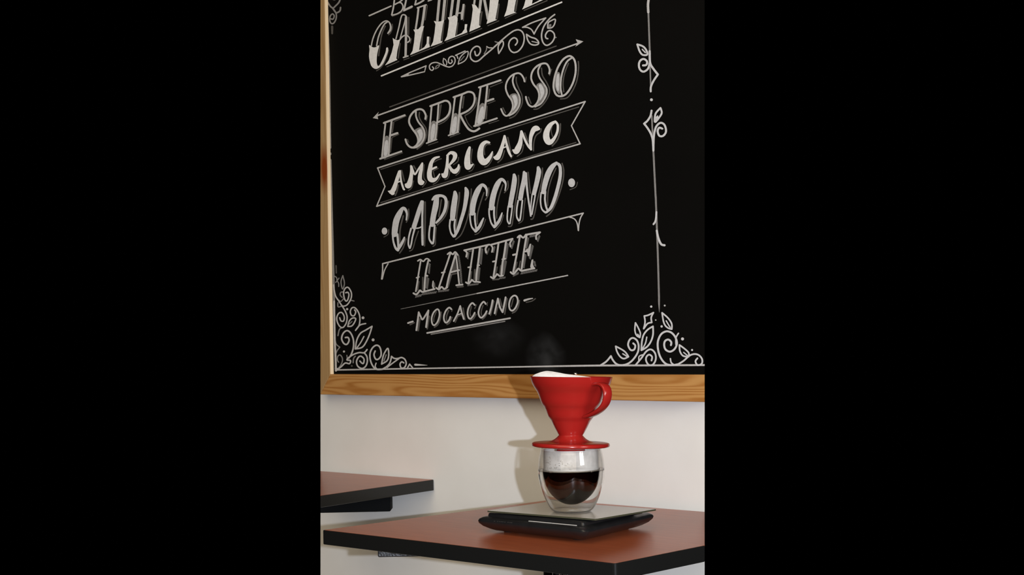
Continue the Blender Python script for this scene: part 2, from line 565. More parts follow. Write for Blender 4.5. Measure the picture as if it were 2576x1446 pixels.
class Chalk:
    """strokes are gathered as flat shapes, merged into one outline per kind of chalk, then laid on the board"""

    def __init__(self, name, label):
        self.shapes = {}; self.name = name; self.label = label
        _layer[0] += 1
        self.number = _layer[0]

    def add(self, mat, poly):
        area2 = sum(poly[i - 1][0] * poly[i][1] - poly[i][0] * poly[i - 1][1] for i in range(len(poly)))
        if abs(area2) < 1e-4:
            return
        self.shapes.setdefault(mat, []).append(poly if area2 > 0 else poly[::-1])

    def fill(self, sheet, pts, mat=0):
        x0, y0, s = SHEET[sheet]
        P = [(x0 + px / s, y0 + py / s) for px, py in pts]
        for t in tessellate_polygon([[Vector((px, py, 0)) for px, py in P]]):
            self.add(mat, [P[k] for k in t])

    def disc(self, x, y, r, mat):
        n = 10 if r < 3 else 16
        self.add(mat, [(x + r * math.cos(2 * math.pi * k / n), y + r * math.sin(2 * math.pi * k / n)) for k in range(n)])

    def stroke(self, sheet, w, pts, mat=1, smooth=True, closed=False):
        x0, y0, s = SHEET[sheet]
        taper = any(len(p) > 2 for p in pts)
        p3 = [(x0 + p[0] / s, y0 + p[1] / s, (p[2] if len(p) > 2 else w) / s * 0.5) for p in pts]
        if smooth and len(p3) > 2:
            p3 = catmull(p3, 5, closed)
        p3 = [(x, y, max(q, 0.25)) for x, y, q in p3]
        n = len(p3)
        sides = []
        for i in range(n):
            if closed:
                a, c = p3[(i - 1) % n], p3[(i + 1) % n]
            else:
                a, c = p3[max(i - 1, 0)], p3[min(i + 1, n - 1)]
            dx, dy = c[0] - a[0], c[1] - a[1]
            d = math.hypot(dx, dy) or 1.0
            nx, ny = -dy / d, dx / d
            x, y, q = p3[i]
            sides.append(((x + nx * q, y + ny * q), (x - nx * q, y - ny * q)))
        for i in range(n if closed else n - 1):
            j = (i + 1) % n
            (l0, q0), (l1, q1) = sides[i], sides[j]
            self.add(mat, [l0, l1, q1]); self.add(mat, [l0, q1, q0])
        if not closed:
            self.disc(*p3[0], mat)
            self.disc(*p3[-1], mat)
        if len(pts) > 2:
            for i in range(1, n - 1):
                if taper or i % 3 == 0:
                    self.disc(*p3[i], mat)

    def hatch(self, sheet, w, pts, mat=2):
        """short parallel ticks along a path, the shading of block letters"""
        s = SHEET[sheet][2]
        q = catmull([p[:2] for p in pts], 12)
        run = 0.0
        for i in range(len(q) - 1):
            a, c = q[i], q[i + 1]
            L = math.hypot(c[0] - a[0], c[1] - a[1])
            tx, ty = (c[0] - a[0]) / (L or 1), (c[1] - a[1]) / (L or 1)
            while run < L:
                x, y = a[0] + tx * run, a[1] + ty * run
                nx, ny = -ty, tx
                ang = math.radians(28)
                hx, hy = nx * math.cos(ang) - ny * math.sin(ang), nx * math.sin(ang) + ny * math.cos(ang)
                h = w * 0.46
                self.stroke(sheet, 8.5, [(x - hx * h, y - hy * h), (x + hx * h, y + hy * h)], mat)
                run += 18.0
            run -= L

    def dot(self, sheet, x, y, rx, ry=None, mat=0):
        ry = ry or rx
        self.fill(sheet, [(x + rx * math.cos(t), y + ry * math.sin(t)) for t in [2 * math.pi * k / 18 for k in range(18)]], mat)

    def done(self):
        bm = bmesh.new()
        for mat, polys in self.shapes.items():
            y = BOARD_Y - 0.00020 - ORDER[mat] * 0.00012 - self.number * 0.000008
            vin, fin = [], []
            for p in polys:
                fin.append(list(range(len(vin), len(vin) + len(p))))
                vin += [Vector(q) for q in p]
            vo, _, fo, _, _, of = delaunay_2d_cdt(vin, [], fin, 0, 1e-5, True)
            vs = [None] * len(vo)
            for f, src in zip(fo, of):
                if not src:
                    continue
                for k in f:
                    if vs[k] is None:
                        vs[k] = bm.verts.new(on_y(vo[k].x, vo[k].y, y))
                try:
                    nf = bm.faces.new([vs[k] for k in f])
                except ValueError:
                    continue
                nf.material_index = mat
        if self.name == 'chalk_border':
            trim(bm)
        bm.normal_update()
        for f in bm.faces:
            if f.normal.y > 0:
                f.normal_flip()
        o = link(self.name, bm, MATS, panel)
        return tag(o, self.label)


def draw(name, label, items):
    """items: (sheet, width, material, points[, flags]) strokes; width 0 = filled outline; flags: s straight, c closed"""
    c = Chalk(name, label)
    for it in items:
        sheet, w, mat, pts = it[:4]
        fl = it[4] if len(it) > 4 else ''
        if w == 0:
            c.fill(sheet, catmull(pts, 4, True) if 'm' in fl else pts, mat)
        elif w == 'dot':
            for d in pts:
                c.dot(sheet, d[0], d[1], d[2], d[3] if len(d) > 3 else None, mat)
        elif 'h' in fl:
            c.hatch(sheet, w, pts)
        else:
            c.stroke(sheet, w, pts, mat, 's' not in fl, 'c' in fl)
    return c.done()


W, LN, MD, DM, SF = 0, 1, 2, 3, 4

draw('chalk_word', 'bottom of the outlined word BEBIDAS after a short dash', [
    ('A', 24, LN, [(190, 260), (550, 100)]),
    ('A', 26, LN, [(605, 0), (590, 120), (562, 245)]),
    ('A', 22, LN, [(612, 75), (670, 45), (720, 50), (748, 110), (722, 180), (650, 228), (565, 252)]),
    ('A', 22, LN, [(610, 75), (680, 38), (735, 0)]),
    ('A', 28, LN, [(800, 0), (765, 165)]),
    ('A', 34, LN, [(765, 172), (895, 108)]),
    ('A', 24, LN, [(965, 0), (945, 78)]),
    ('A', 28, LN, [(948, 78), (1020, 48), (1090, 5)]),
    ('A', 22, LN, [(1165, 16), (1222, -4)]),
    ('A', 12, DM, [(570, 272), (680, 230), (750, 190), (900, 130)]),
])

draw('chalk_word', 'big outlined word CALIENTE with solid lower halves', [
    # C
    ('A', 22, LN, [(225, 755), (250, 640), (310, 500), (390, 390), (465, 345), (520, 370), (545, 440, 30), (535, 500, 34), (498, 550, 24)]),
    ('A', 24, LN, [(312, 755), (340, 620), (390, 490), (440, 400), (485, 365)]),
    ('A', 0, W, [(190, 745), (240, 778), (290, 782), (352, 750), (330, 850), (315, 950), (315, 1040), (335, 1090), (370, 1060), (420, 960), (460, 860), (472, 790), (500, 790), (500, 850), (465, 950), (420, 1050), (360, 1115), (300, 1140), (240, 1110), (205, 1040), (186, 930), (193, 820)], 'm'),
    ('A', 16, DM, [(572, 400), (572, 470), (540, 545), (510, 575)]),
    ('A', 22, DM, [(455, 430), (400, 560), (370, 720), (345, 920)]),
    ('A', 16, DM, [(310, 1170), (370, 1130), (430, 1050), (480, 930), (510, 830)]),
    # A
    ('A', 22, LN, [(632, 640), (680, 450), (712, 300), (740, 245), (790, 255), (800, 300)]),
    ('A', 20, LN, [(700, 640), (745, 480), (780, 350), (788, 290)]),
    ('A', 38, LN, [(798, 280), (798, 600), (790, 930)]),
    ('A', 24, LN, [(755, 950), (830, 925)]),
    ('A', 22, LN, [(690, 665), (740, 605), (800, 582), (850, 618), (858, 670), (825, 700)]),
    ('A', 0, W, [(578, 628), (610, 650), (655, 665), (700, 650), (690, 700), (655, 840), (638, 965), (655, 990), (448, 1082), (510, 1000), (560, 870), (592, 740)]),
    ('A', 14, DM, [(480, 1105), (680, 1015)]), ('A', 14, DM, [(760, 990), (850, 958)]),
    ('A', 24, DM, [(842, 290), (838, 570)]), ('A', 20, DM, [(700, 720), (668, 960)]), ('A', 16, DM, [(885, 640), (870, 710)]),
    # L
    ('A', 24, LN, [(985, 130), (1130, 80)]),
    ('A', 32, LN, [(1005, 130), (985, 300), (958, 475)]),
    ('A', 40, LN, [(1108, 95), (1085, 280), (1058, 440)]),
    ('A', 0, W, [(920, 490), (1000, 482), (1040, 437), (1097, 430), (1060, 560), (1030, 720), (1015, 830), (1100, 780), (1138, 720), (1145, 605), (1182, 605), (1175, 720), (1195, 775), (862, 912), (905, 840), (930, 700), (945, 540)]),
    ('A', 14, DM, [(880, 932), (1212, 800)]), ('A', 24, DM, [(1078, 470), (1048, 800)]), ('A', 16, DM, [(1150, 90), (1115, 330)]), ('A', 14, DM, [(1198, 620), (1188, 740)]),
    # I
    ('A', 42, LN, [(1348, -10), (1315, 340)]), ('A', 46, LN, [(1440, -10), (1405, 340)]),
    ('A', 0, W, [(1258, 345), (1310, 358), (1370, 352), (1432, 325), (1410, 400), (1385, 560), (1370, 680), (1402, 680), (1390, 705), (1203, 772), (1245, 690), (1270, 540), (1285, 400)]),
    ('A', 14, DM, [(1235, 797), (1418, 710)]), ('A', 20, DM, [(1425, 370), (1392, 680)]), ('A', 16, DM, [(1485, 0), (1450, 320)]),
    # E
    ('A', 42, LN, [(1572, -10), (1535, 280)]), ('A', 46, LN, [(1670, -10), (1635, 260)]),
    ('A', 0, W, [(1488, 287), (1540, 282), (1600, 250), (1650, 290), (1650, 340), (1625, 500), (1610, 600), (1720, 545), (1765, 480), (1770, 400), (1812, 400), (1800, 480), (1812, 535), (1432, 682), (1475, 600), (1500, 450), (1510, 340)]),
    ('A', 22, LN, [(1635, 222), (1710, 212)]),
    ('A', 0, LN, [(1735, 65), (1768, 65), (1758, 160), (1738, 320), (1705, 330), (1702, 225), (1722, 160)]),
    ('A', 14, DM, [(1460, 697), (1822, 558)]), ('A', 20, DM, [(1655, 380), (1632, 580)]), ('A', 16, DM, [(1775, 90), (1745, 340)]),
    # N
    ('B', 34, LN, [(95, -10), (82, 80)]), ('B', 44, LN, [(195, -10), (170, 200)]),
    ('B', 0, W, [(48, 70), (110, 85), (160, 155), (190, 120), (172, 300), (165, 420), (192, 430), (180, 450), (3, 527), (40, 330), (62, 150)]),
    ('B', 44, LN, [(252, -10), (285, 160), (312, 310)]),
    ('B', 0, W, [(345, -10), (492, -10), (460, 180), (435, 320), (468, 325), (288, 397), (318, 280), (335, 120)]),
    ('B', 14, DM, [(15, 552), (210, 470)]), ('B', 14, DM, [(310, 425), (492, 345)]), ('B', 28, DM, [(210, 200), (182, 400)]), ('B', 26, DM, [(492, 70), (462, 300)]),
    # T
    ('B', 0, W, [(650, -10), (778, -10), (757, 100), (743, 192), (777, 205), (578, 277), (615, 180), (635, 90)]),
    ('B', 14, DM, [(600, 302), (785, 215)]), ('B', 26, DM, [(797, 10), (768, 180)]),
    # E
    ('B', 0, W, [(935, -10), (1052, -10), (1040, 65), (1190, -10), (1245, -10), (878, 157), (910, 90)]),
    ('B', 16, DM, [(910, 172), (1290, 10)]),
])

draw('chalk_rule', 'plain chalk rule under the word CALIENTE', [('X', 3.7, W, [(959.5, 190.8), (1413, 5.5)])])

draw('chalk_flourish', 'chalk scroll of spirals and leaves between the two upper rules', [
    ('A', 20, LN, [(720, 1268), (870, 1195), (1130, 1088)], 's'), ('A', 20, LN, [(1128, 1090), (1105, 1185), (870, 1240), (725, 1270)], 's'),
    ('A', 0, LN, [(712, 1275), (830, 1205), (850, 1245)]),
    ('A', 20, LN, [(1235, 1105), (1255, 1130), (1232, 1162), (1195, 1145), (1185, 1090), (1225, 1045), (1300, 1032), (1370, 1058), (1440, 1090), (1510, 1108), (1570, 1085), (1608, 1020), (1600, 955), (1560, 930), (1512, 955), (1498, 1020), (1530, 1050), (1562, 1020), (1550, 990)]),
    ('A', 16, MD, [(1282, 1140), (1300, 1092), (1350, 1072), (1332, 1112), (1282, 1140)]),
    ('A', 16, LN, [(1418, 965), (1412, 1030), (1450, 1088), (1472, 1040), (1452, 990), (1418, 965)]),
    ('A', 18, LN, [(1660, 1060), (1690, 955), (1760, 880), (1822, 850), (1815, 930), (1762, 1010), (1660, 1060)]),
    ('A', 20, LN, [(1615, 915), (1775, 843)]), ('A', 18, LN, [(1635, 905), (1655, 965)]), ('A', 14, MD, [(1700, 1000), (1760, 930)]),
    ('B', 24, LN, [(95, 850), (110, 912), (150, 912), (187, 850), (175, 785), (120, 765), (55, 810), (20, 890), (32, 970), (92, 1015), (160, 1000), (250, 920), (370, 820), (500, 700), (640, 580), (740, 510), (820, 493), (882, 530), (912, 620), (892, 740), (822, 838), (742, 868), (682, 830), (655, 750), (677, 670), (740, 625), (790, 650), (797, 700), (765, 745)]),
    ('B', 18, MD, [(250, 890), (285, 830), (293, 768)]), ('B', 18, LN, [(293, 768), (330, 790), (380, 790)]), ('B', 18, MD, [(430, 688), (485, 705)]),
    ('B', 22, LN, [(490, 885), (480, 780), (510, 715), (555, 680), (567, 740), (532, 820), (490, 885)]),
    ('B', 22, LN, [(885, 452), (1050, 372), (1268, 296)]), ('B', 22, LN, [(1268, 296), (1165, 410), (1112, 490), (1075, 562)]), ('B', 22, LN, [(1075, 562), (1032, 490), (960, 452), (885, 452)]),
    ('B', 24, LN, [(950, 568), (965, 650), (1010, 722), (1080, 745), (1142, 730), (1146, 690), (1100, 640), (1020, 613), (950, 568)]), ('B', 16, LN, [(1040, 685), (1132, 705)]),
    ('B', 24, LN, [(1415, 240), (1330, 310), (1240, 430), (1200, 560), (1210, 670), (1250, 735), (1300, 747), (1370, 700), (1412, 620), (1402, 550), (1350, 508), (1300, 520), (1263, 580), (1272, 628), (1302, 640)]),
    ('B', 18, MD, [(1405, 625), (1440, 618)]),
    ('B', 22, LN, [(1300, 465), (1308, 380), (1360, 340), (1425, 320), (1412, 400), (1370, 455), (1300, 465)]), ('B', 0, MD, [(1308, 455), (1325, 400), (1360, 400), (1358, 440)]),
])

draw('chalk_rule', 'chalk rule with an arrowhead at each end above ESPRESSO', [
    ('X', 3.6, LN, [(946, 291.8), (1460, 106.8)]),
    ('B', 0, LN, [(1762, 648), (1890, 685), (1757, 772), (1795, 712)]),
    ('C', 0, LN, [(116, 637), (216, 533), (192, 592), (206, 655)]),
    ('X', 2.8, DM, [(980.5, 269), (1190, 192), (1399, 115.8)]),
])

draw('chalk_word', 'outlined italic word ESPRESSO', [
    # E
    ('C', 32, LN, [(300, 718), (645, 590)]), ('C', 28, LN, [(325, 735), (300, 960), (268, 1290)]), ('C', 30, LN, [(428, 690), (402, 930), (378, 1260)]),
    ('C', 34, LN, [(400, 928), (525, 885)]), ('C', 30, LN, [(238, 1310), (590, 1188)]),
    ('C', 0, MD, [(312, 965), (385, 965), (375, 1250), (275, 1290)], 'm'), ('C', 0, SF, [(318, 1030), (370, 1020), (360, 1230), (300, 1250)], 'm'),
    ('C', 12, DM, [(310, 1325), (610, 1212)]), ('C', 14, DM, [(668, 602), (480, 690)]), ('C', 22, DM, [(462, 705), (440, 870)]), ('C', 16, DM, [(545, 905), (440, 955)]), ('C', 20, DM, [(432, 970), (410, 1200)]),
    # S
    ('C', 32, LN, [(985, 650), (992, 590), (952, 512), (890, 490), (808, 520), (735, 610), (718, 710), (768, 810), (840, 910), (868, 1000), (850, 1070), (790, 1122), (730, 1112), (682, 1060), (658, 990)]),
    ('C', 28, LN, [(830, 530), (833, 610), (870, 700), (940, 790), (972, 870), (968, 960), (922, 1050), (850, 1112), (790, 1128)]),
    ('C', 0, MD, [(808, 835), (925, 790), (967, 900), (950, 990), (885, 1080), (838, 1095), (868, 1000), (840, 910)], 'm'),
    ('C', 0, SF, [(850, 850), (915, 820), (945, 900), (930, 980), (880, 1050), (862, 1040), (885, 970), (870, 900)], 'm'),
    ('C', 22, DM, [(888, 545), (885, 620), (925, 705), (992, 800), (1008, 900), (980, 1000), (920, 1090), (850, 1150)]), ('C', 14, DM, [(690, 990), (712, 1040)]), ('C', 18, DM, [(1020, 600), (1000, 680)]),
    # P
    ('C', 32, LN, [(1068, 440), (1230, 380), (1320, 350), (1380, 382), (1397, 460), (1372, 570), (1300, 650), (1172, 715)]),
    ('C', 28, LN, [(1090, 440), (1072, 650), (1038, 1030)]), ('C', 28, LN, [(1205, 400), (1182, 700), (1150, 990)]), ('C', 24, LN, [(1005, 1053), (1172, 990)]), ('C', 14, LN, [(1040, 1020), (1140, 985)]),
    ('C', 0, MD, [(1082, 715), (1165, 715), (1145, 985), (1050, 1010)], 'm'), ('C', 0, SF, [(1095, 760), (1150, 750), (1128, 965), (1068, 985)], 'm'),
    ('C', 14, DM, [(1035, 1085), (1195, 1030)]), ('C', 24, DM, [(1245, 420), (1212, 650)]), ('C', 18, DM, [(1412, 470), (1385, 600), (1310, 690), (1205, 745)]), ('C', 22, DM, [(1190, 780), (1172, 960)]),
    # R
    ('C', 32, LN, [(1452, 293), (1600, 240), (1700, 203), (1780, 230), (1802, 320), (1772, 430), (1682, 520), (1542, 583)]),
    ('C', 28, LN, [(1475, 300), (1450, 500), (1398, 905)]), ('C', 32, LN, [(1590, 255), (1560, 450), (1518, 860)]), ('C', 24, LN, [(1368, 925), (1532, 868)]),
    ('C', 34, LN, [(1560, 580), (1620, 700), (1700, 818), (1775, 855), (1830, 842), (1878, 808)]),
    ('C', 0, MD, [(1442, 590), (1525, 590), (1505, 870), (1395, 895)], 'm'), ('C', 0, SF, [(1455, 640), (1508, 630), (1488, 850), (1415, 870)], 'm'),
    ('C', 14, DM, [(1395, 952), (1560, 890)]), ('C', 14, DM, [(1640, 600), (1690, 720), (1760, 802)]), ('C', 20, DM, [(1832, 300), (1822, 420), (1742, 530), (1645, 592)]), ('C', 22, DM, [(1625, 280), (1600, 470)]), ('C', 20, DM, [(1560, 640), (1545, 840)]),
    # E
    ('D', 30, LN, [(32, 920), (390, 800)]), ('C', 30, LN, [(1900, 140), (1865, 400), (1812, 770)]), ('D', 32, LN, [(170, 900), (145, 1150), (110, 1430)]),
    ('D', 34, LN, [(150, 1150), (270, 1110)]), ('X', 4.4, LN, [(1192.5, 317), (1250, 297.5)]),
    ('D', 0, MD, [(45, 1215), (130, 1215), (95, 1510), (-30, 1545)], 'm'), ('D', 0, SF, [(55, 1270), (110, 1250), (85, 1480), (0, 1500)], 'm'),
    ('D', 14, DM, [(220, 912), (420, 832)]), ('D', 14, DM, [(300, 1140), (175, 1190)]), ('G', 14, DM, [(0, 540), (190, 478)]), ('D', 22, DM, [(205, 950), (185, 1100)]), ('D', 22, DM, [(165, 1230), (150, 1440)]),
    # S
    ('D', 28, LN, [(785, 820), (768, 760), (720, 697), (660, 685), (570, 725), (497, 820), (475, 930), (510, 1040), (570, 1130), (592, 1220), (570, 1310), (500, 1388), (440, 1362), (398, 1275)]),
    ('D', 28, LN, [(612, 710), (590, 810), (620, 920), (680, 1020), (710, 1120), (692, 1230), (622, 1330), (530, 1385)]),
    ('D', 0, MD, [(545, 1045), (640, 1020), (695, 1110), (690, 1220), (600, 1340), (565, 1330), (592, 1220), (570, 1130)], 'm'), ('D', 0, SF, [(580, 1060), (635, 1045), (670, 1120), (662, 1210), (605, 1300), (600, 1280), (618, 1200), (600, 1120)], 'm'),
    ('D', 20, DM, [(650, 750), (650, 830), (690, 940), (742, 1050), (747, 1180), (692, 1300), (622, 1390), (540, 1430)]), ('D', 20, DM, [(428, 1255), (470, 1340)]), ('D', 18, DM, [(812, 750), (800, 830)]),
    # S
    ('D', 30, LN, [(1193, 690), (1200, 620), (1162, 540), (1100, 522), (1000, 560), (920, 650), (895, 760), (930, 860), (1000, 950), (1027, 1050), (1002, 1160), (930, 1235), (860, 1212), (820, 1130), (808, 1075)]),
    ('D', 28, LN, [(1050, 550), (1010, 640), (1030, 750), (1110, 870), (1152, 950), (1142, 1050), (1062, 1180), (960, 1237)]),
    ('D', 0, MD, [(985, 875), (1060, 845), (1135, 950), (1125, 1060), (1025, 1190), (995, 1170), (1027, 1050), (1000, 950)], 'm'), ('D', 0, SF, [(1020, 880), (1062, 870), (1110, 960), (1098, 1050), (1035, 1140), (1050, 1040), (1032, 950)], 'm'),
    ('D', 20, DM, [(1067, 600), (1082, 720), (1152, 840), (1197, 950), (1182, 1060), (1102, 1190), (1012, 1268), (940, 1280)]), ('D', 20, DM, [(850, 1080), (892, 1185)]), ('D', 18, DM, [(1232, 620), (1200, 720)]),
    # O
    ('D', 32, LN, [(1525, 400), (1420, 460), (1332, 600), (1277, 780), (1267, 930), (1310, 1040), (1390, 1065), (1480, 1020), (1570, 880), (1622, 720), (1632, 570), (1602, 450)], 'c'),
    ('D', 28, LN, [(1570, 430), (1490, 490), (1430, 610), (1392, 760), (1382, 920), (1402, 1040)]),
    ('D', 0, MD, [(1305, 695), (1372, 695), (1372, 1000), (1335, 1010), (1288, 900)], 'm'), ('D', 0, SF, [(1320, 715), (1358, 715), (1352, 960), (1330, 970), (1302, 880)], 'm'),
    ('D', 20, DM, [(1675, 490), (1680, 600), (1652, 800), (1582, 970), (1492, 1088), (1380, 1110)]), ('D', 20, DM, [(1512, 520), (1450, 680), (1422, 850), (1435, 990)]),
])

draw('chalk_banner', 'chalk ribbon outline with notched ends around AMERICANO', [
    ('X', 3.7, LN, [(950, 422.6), (1472, 255.4)], 's'), ('X', 3.4, LN, [(1472, 255.4), (1437.5, 316.2), (1459.3, 361.6)], 's'),
    ('X', 3.7, LN, [(1459.3, 361.6), (1340, 396), (1200, 439.5), (947.5, 518.7)], 's'), ('X', 3.2, LN, [(947.5, 518.7), (968.5, 469), (950, 422.6)], 's'),
    ('X', 2.4, DM, [(958, 425.9), (1200, 349), (1456, 269)]), ('X', 2.6, DM, [(958, 509.5), (1200, 434), (1448.7, 358.3)]),
])

draw('chalk_word', 'solid brush lettered word AMERICANO', [
    ('E', 40, W, [(352, 765, 12), (410, 780, 70), (455, 740, 90), (500, 620, 75), (535, 500, 65), (565, 390, 44)]), ('E', 60, W, [(395, 790, 50), (437, 800, 85)]),
    ('E', 36, W, [(582, 380), (600, 560), (640, 700), (660, 735)]), ('E', 24, W, [(520, 603), (592, 575)]),
    ('E', 26, DM, [(612, 370), (640, 480), (662, 575)]), ('E', 28, DM, [(545, 650), (525, 760), (490, 845)]),
    ('E', 60, W, [(790, 285, 36), (802, 380, 58), (790, 500, 75), (765, 610, 100), (735, 660, 110), (690, 640, 40)]), ('E', 34, W, [(800, 290), (832, 380), (867, 445), (930, 350), (1008, 232)]),
    ('E', 60, W, [(1008, 235, 36), (990, 340, 60), (965, 460, 75), (962, 550, 85), (985, 600, 105), (1035, 590, 30)]),
    ('E', 28, DM, [(845, 285), (880, 345)]), ('E', 18, DM, [(1042, 260), (1035, 500), (1082, 590), (1010, 688)]), ('E', 18, DM, [(838, 570), (805, 700), (740, 755)]),
    ('E', 60, W, [(1330, 110, 30), (1240, 140, 52), (1180, 225, 70), (1155, 340, 85), (1142, 440, 92), (1160, 530, 100), (1215, 555, 85), (1280, 525, 48), (1338, 440, 26)]), ('E', 38, W, [(1190, 345), (1275, 307)]),
    ('E', 20, DM, [(1372, 145), (1300, 170), (1228, 215)]), ('E', 20, DM, [(1310, 330), (1215, 380)]), ('E', 18, DM, [(1355, 490), (1292, 590), (1215, 635)]), ('E', 20, DM, [(1218, 400), (1245, 505)]),
    ('E', 50, W, [(1492, 90, 44), (1487, 200, 52), (1478, 320, 66), (1458, 430, 90), (1430, 470, 95), (1385, 440, 30)]), ('E', 50, W, [(1482, 85, 34), (1555, 30, 56), (1630, 65, 85), (1620, 150, 70), (1535, 255, 36)]),
    ('E', 60, W, [(1515, 265, 44), (1570, 360, 62), (1635, 390, 88), (1695, 330, 62), (1705, 262, 28)]),
    ('E', 18, DM, [(1702, 120), (1685, 200), (1602, 260)]), ('E', 18, DM, [(1742, 290), (1712, 410), (1650, 465)]), ('E', 18, DM, [(1540, 380), (1502, 510), (1440, 545)]),
    ('F', 60, W, [(772, 312, 46), (748, 400, 78), (728, 520, 105), (728, 630, 118), (742, 690, 100), (800, 660, 55), (845, 628, 16)]),
    ('F', 22, DM, [(820, 345), (798, 560), (822, 610)]), ('F', 16, DM, [(867, 640), (822, 740), (760, 770)]),
    ('F', 60, W, [(1148, 218, 40), (1080, 208, 62), (1010, 270, 85), (978, 400, 108), (985, 520, 125), (1040, 590, 125), (1110, 560, 95), (1170, 480, 60), (1208, 395, 26)]),
    ('F', 22, DM, [(1168, 252), (1092, 262), (1052, 340), (1060, 450)]), ('F', 18, DM, [(1227, 430), (1192, 560), (1122, 660), (1060, 685)]),
    ('F', 60, W, [(1440, 92, 40), (1420, 200, 60), (1382, 330, 72), (1335, 450, 92), (1295, 505, 100), (1235, 500, 24)]), ('F', 40, W, [(1445, 92, 34), (1480, 250, 46), (1522, 390, 48), (1565, 480, 36)]), ('F', 22, W, [(1405, 322), (1470, 297)]),
    ('F', 28, DM, [(1502, 120), (1530, 250), (1560, 390)]), ('F', 24, DM, [(1440, 375), (1392, 520), (1312, 598)]), ('F', 20, DM, [(1602, 455), (1568, 515)]),
    ('G', 60, W, [(622, 690, 46), (612, 800, 62), (595, 920, 92), (548, 1030, 115), (515, 1075, 95), (460, 1045, 30)]), ('G', 40, W, [(632, 700, 36), (690, 850, 42), (760, 980, 42), (808, 1032, 36)]),
    ('G', 60, W, [(806, 1035, 40), (795, 920, 55), (805, 780, 72), (855, 660, 95), (905, 630, 105), (955, 640, 50)]),
    ('G', 28, DM, [(685, 720), (748, 885)]), ('G', 24, DM, [(1000, 640), (985, 700), (900, 770), (860, 900), (852, 1060)]), ('G', 20, DM, [(662, 945), (632, 1080), (540, 1165)]),
    ('G', 60, W, [(1270, 502, 46), (1180, 560, 78), (1112, 680, 108), (1098, 800, 122), (1140, 890, 112), (1200, 880, 80), (1270, 790, 52), (1312, 680, 46), (1318, 570, 44), (1285, 510, 40)]),
    ('G', 28, DM, [(1368, 545), (1360, 690), (1310, 850), (1212, 965)]), ('G', 18, DM, [(1218, 565), (1192, 680), (1220, 790)]),
])

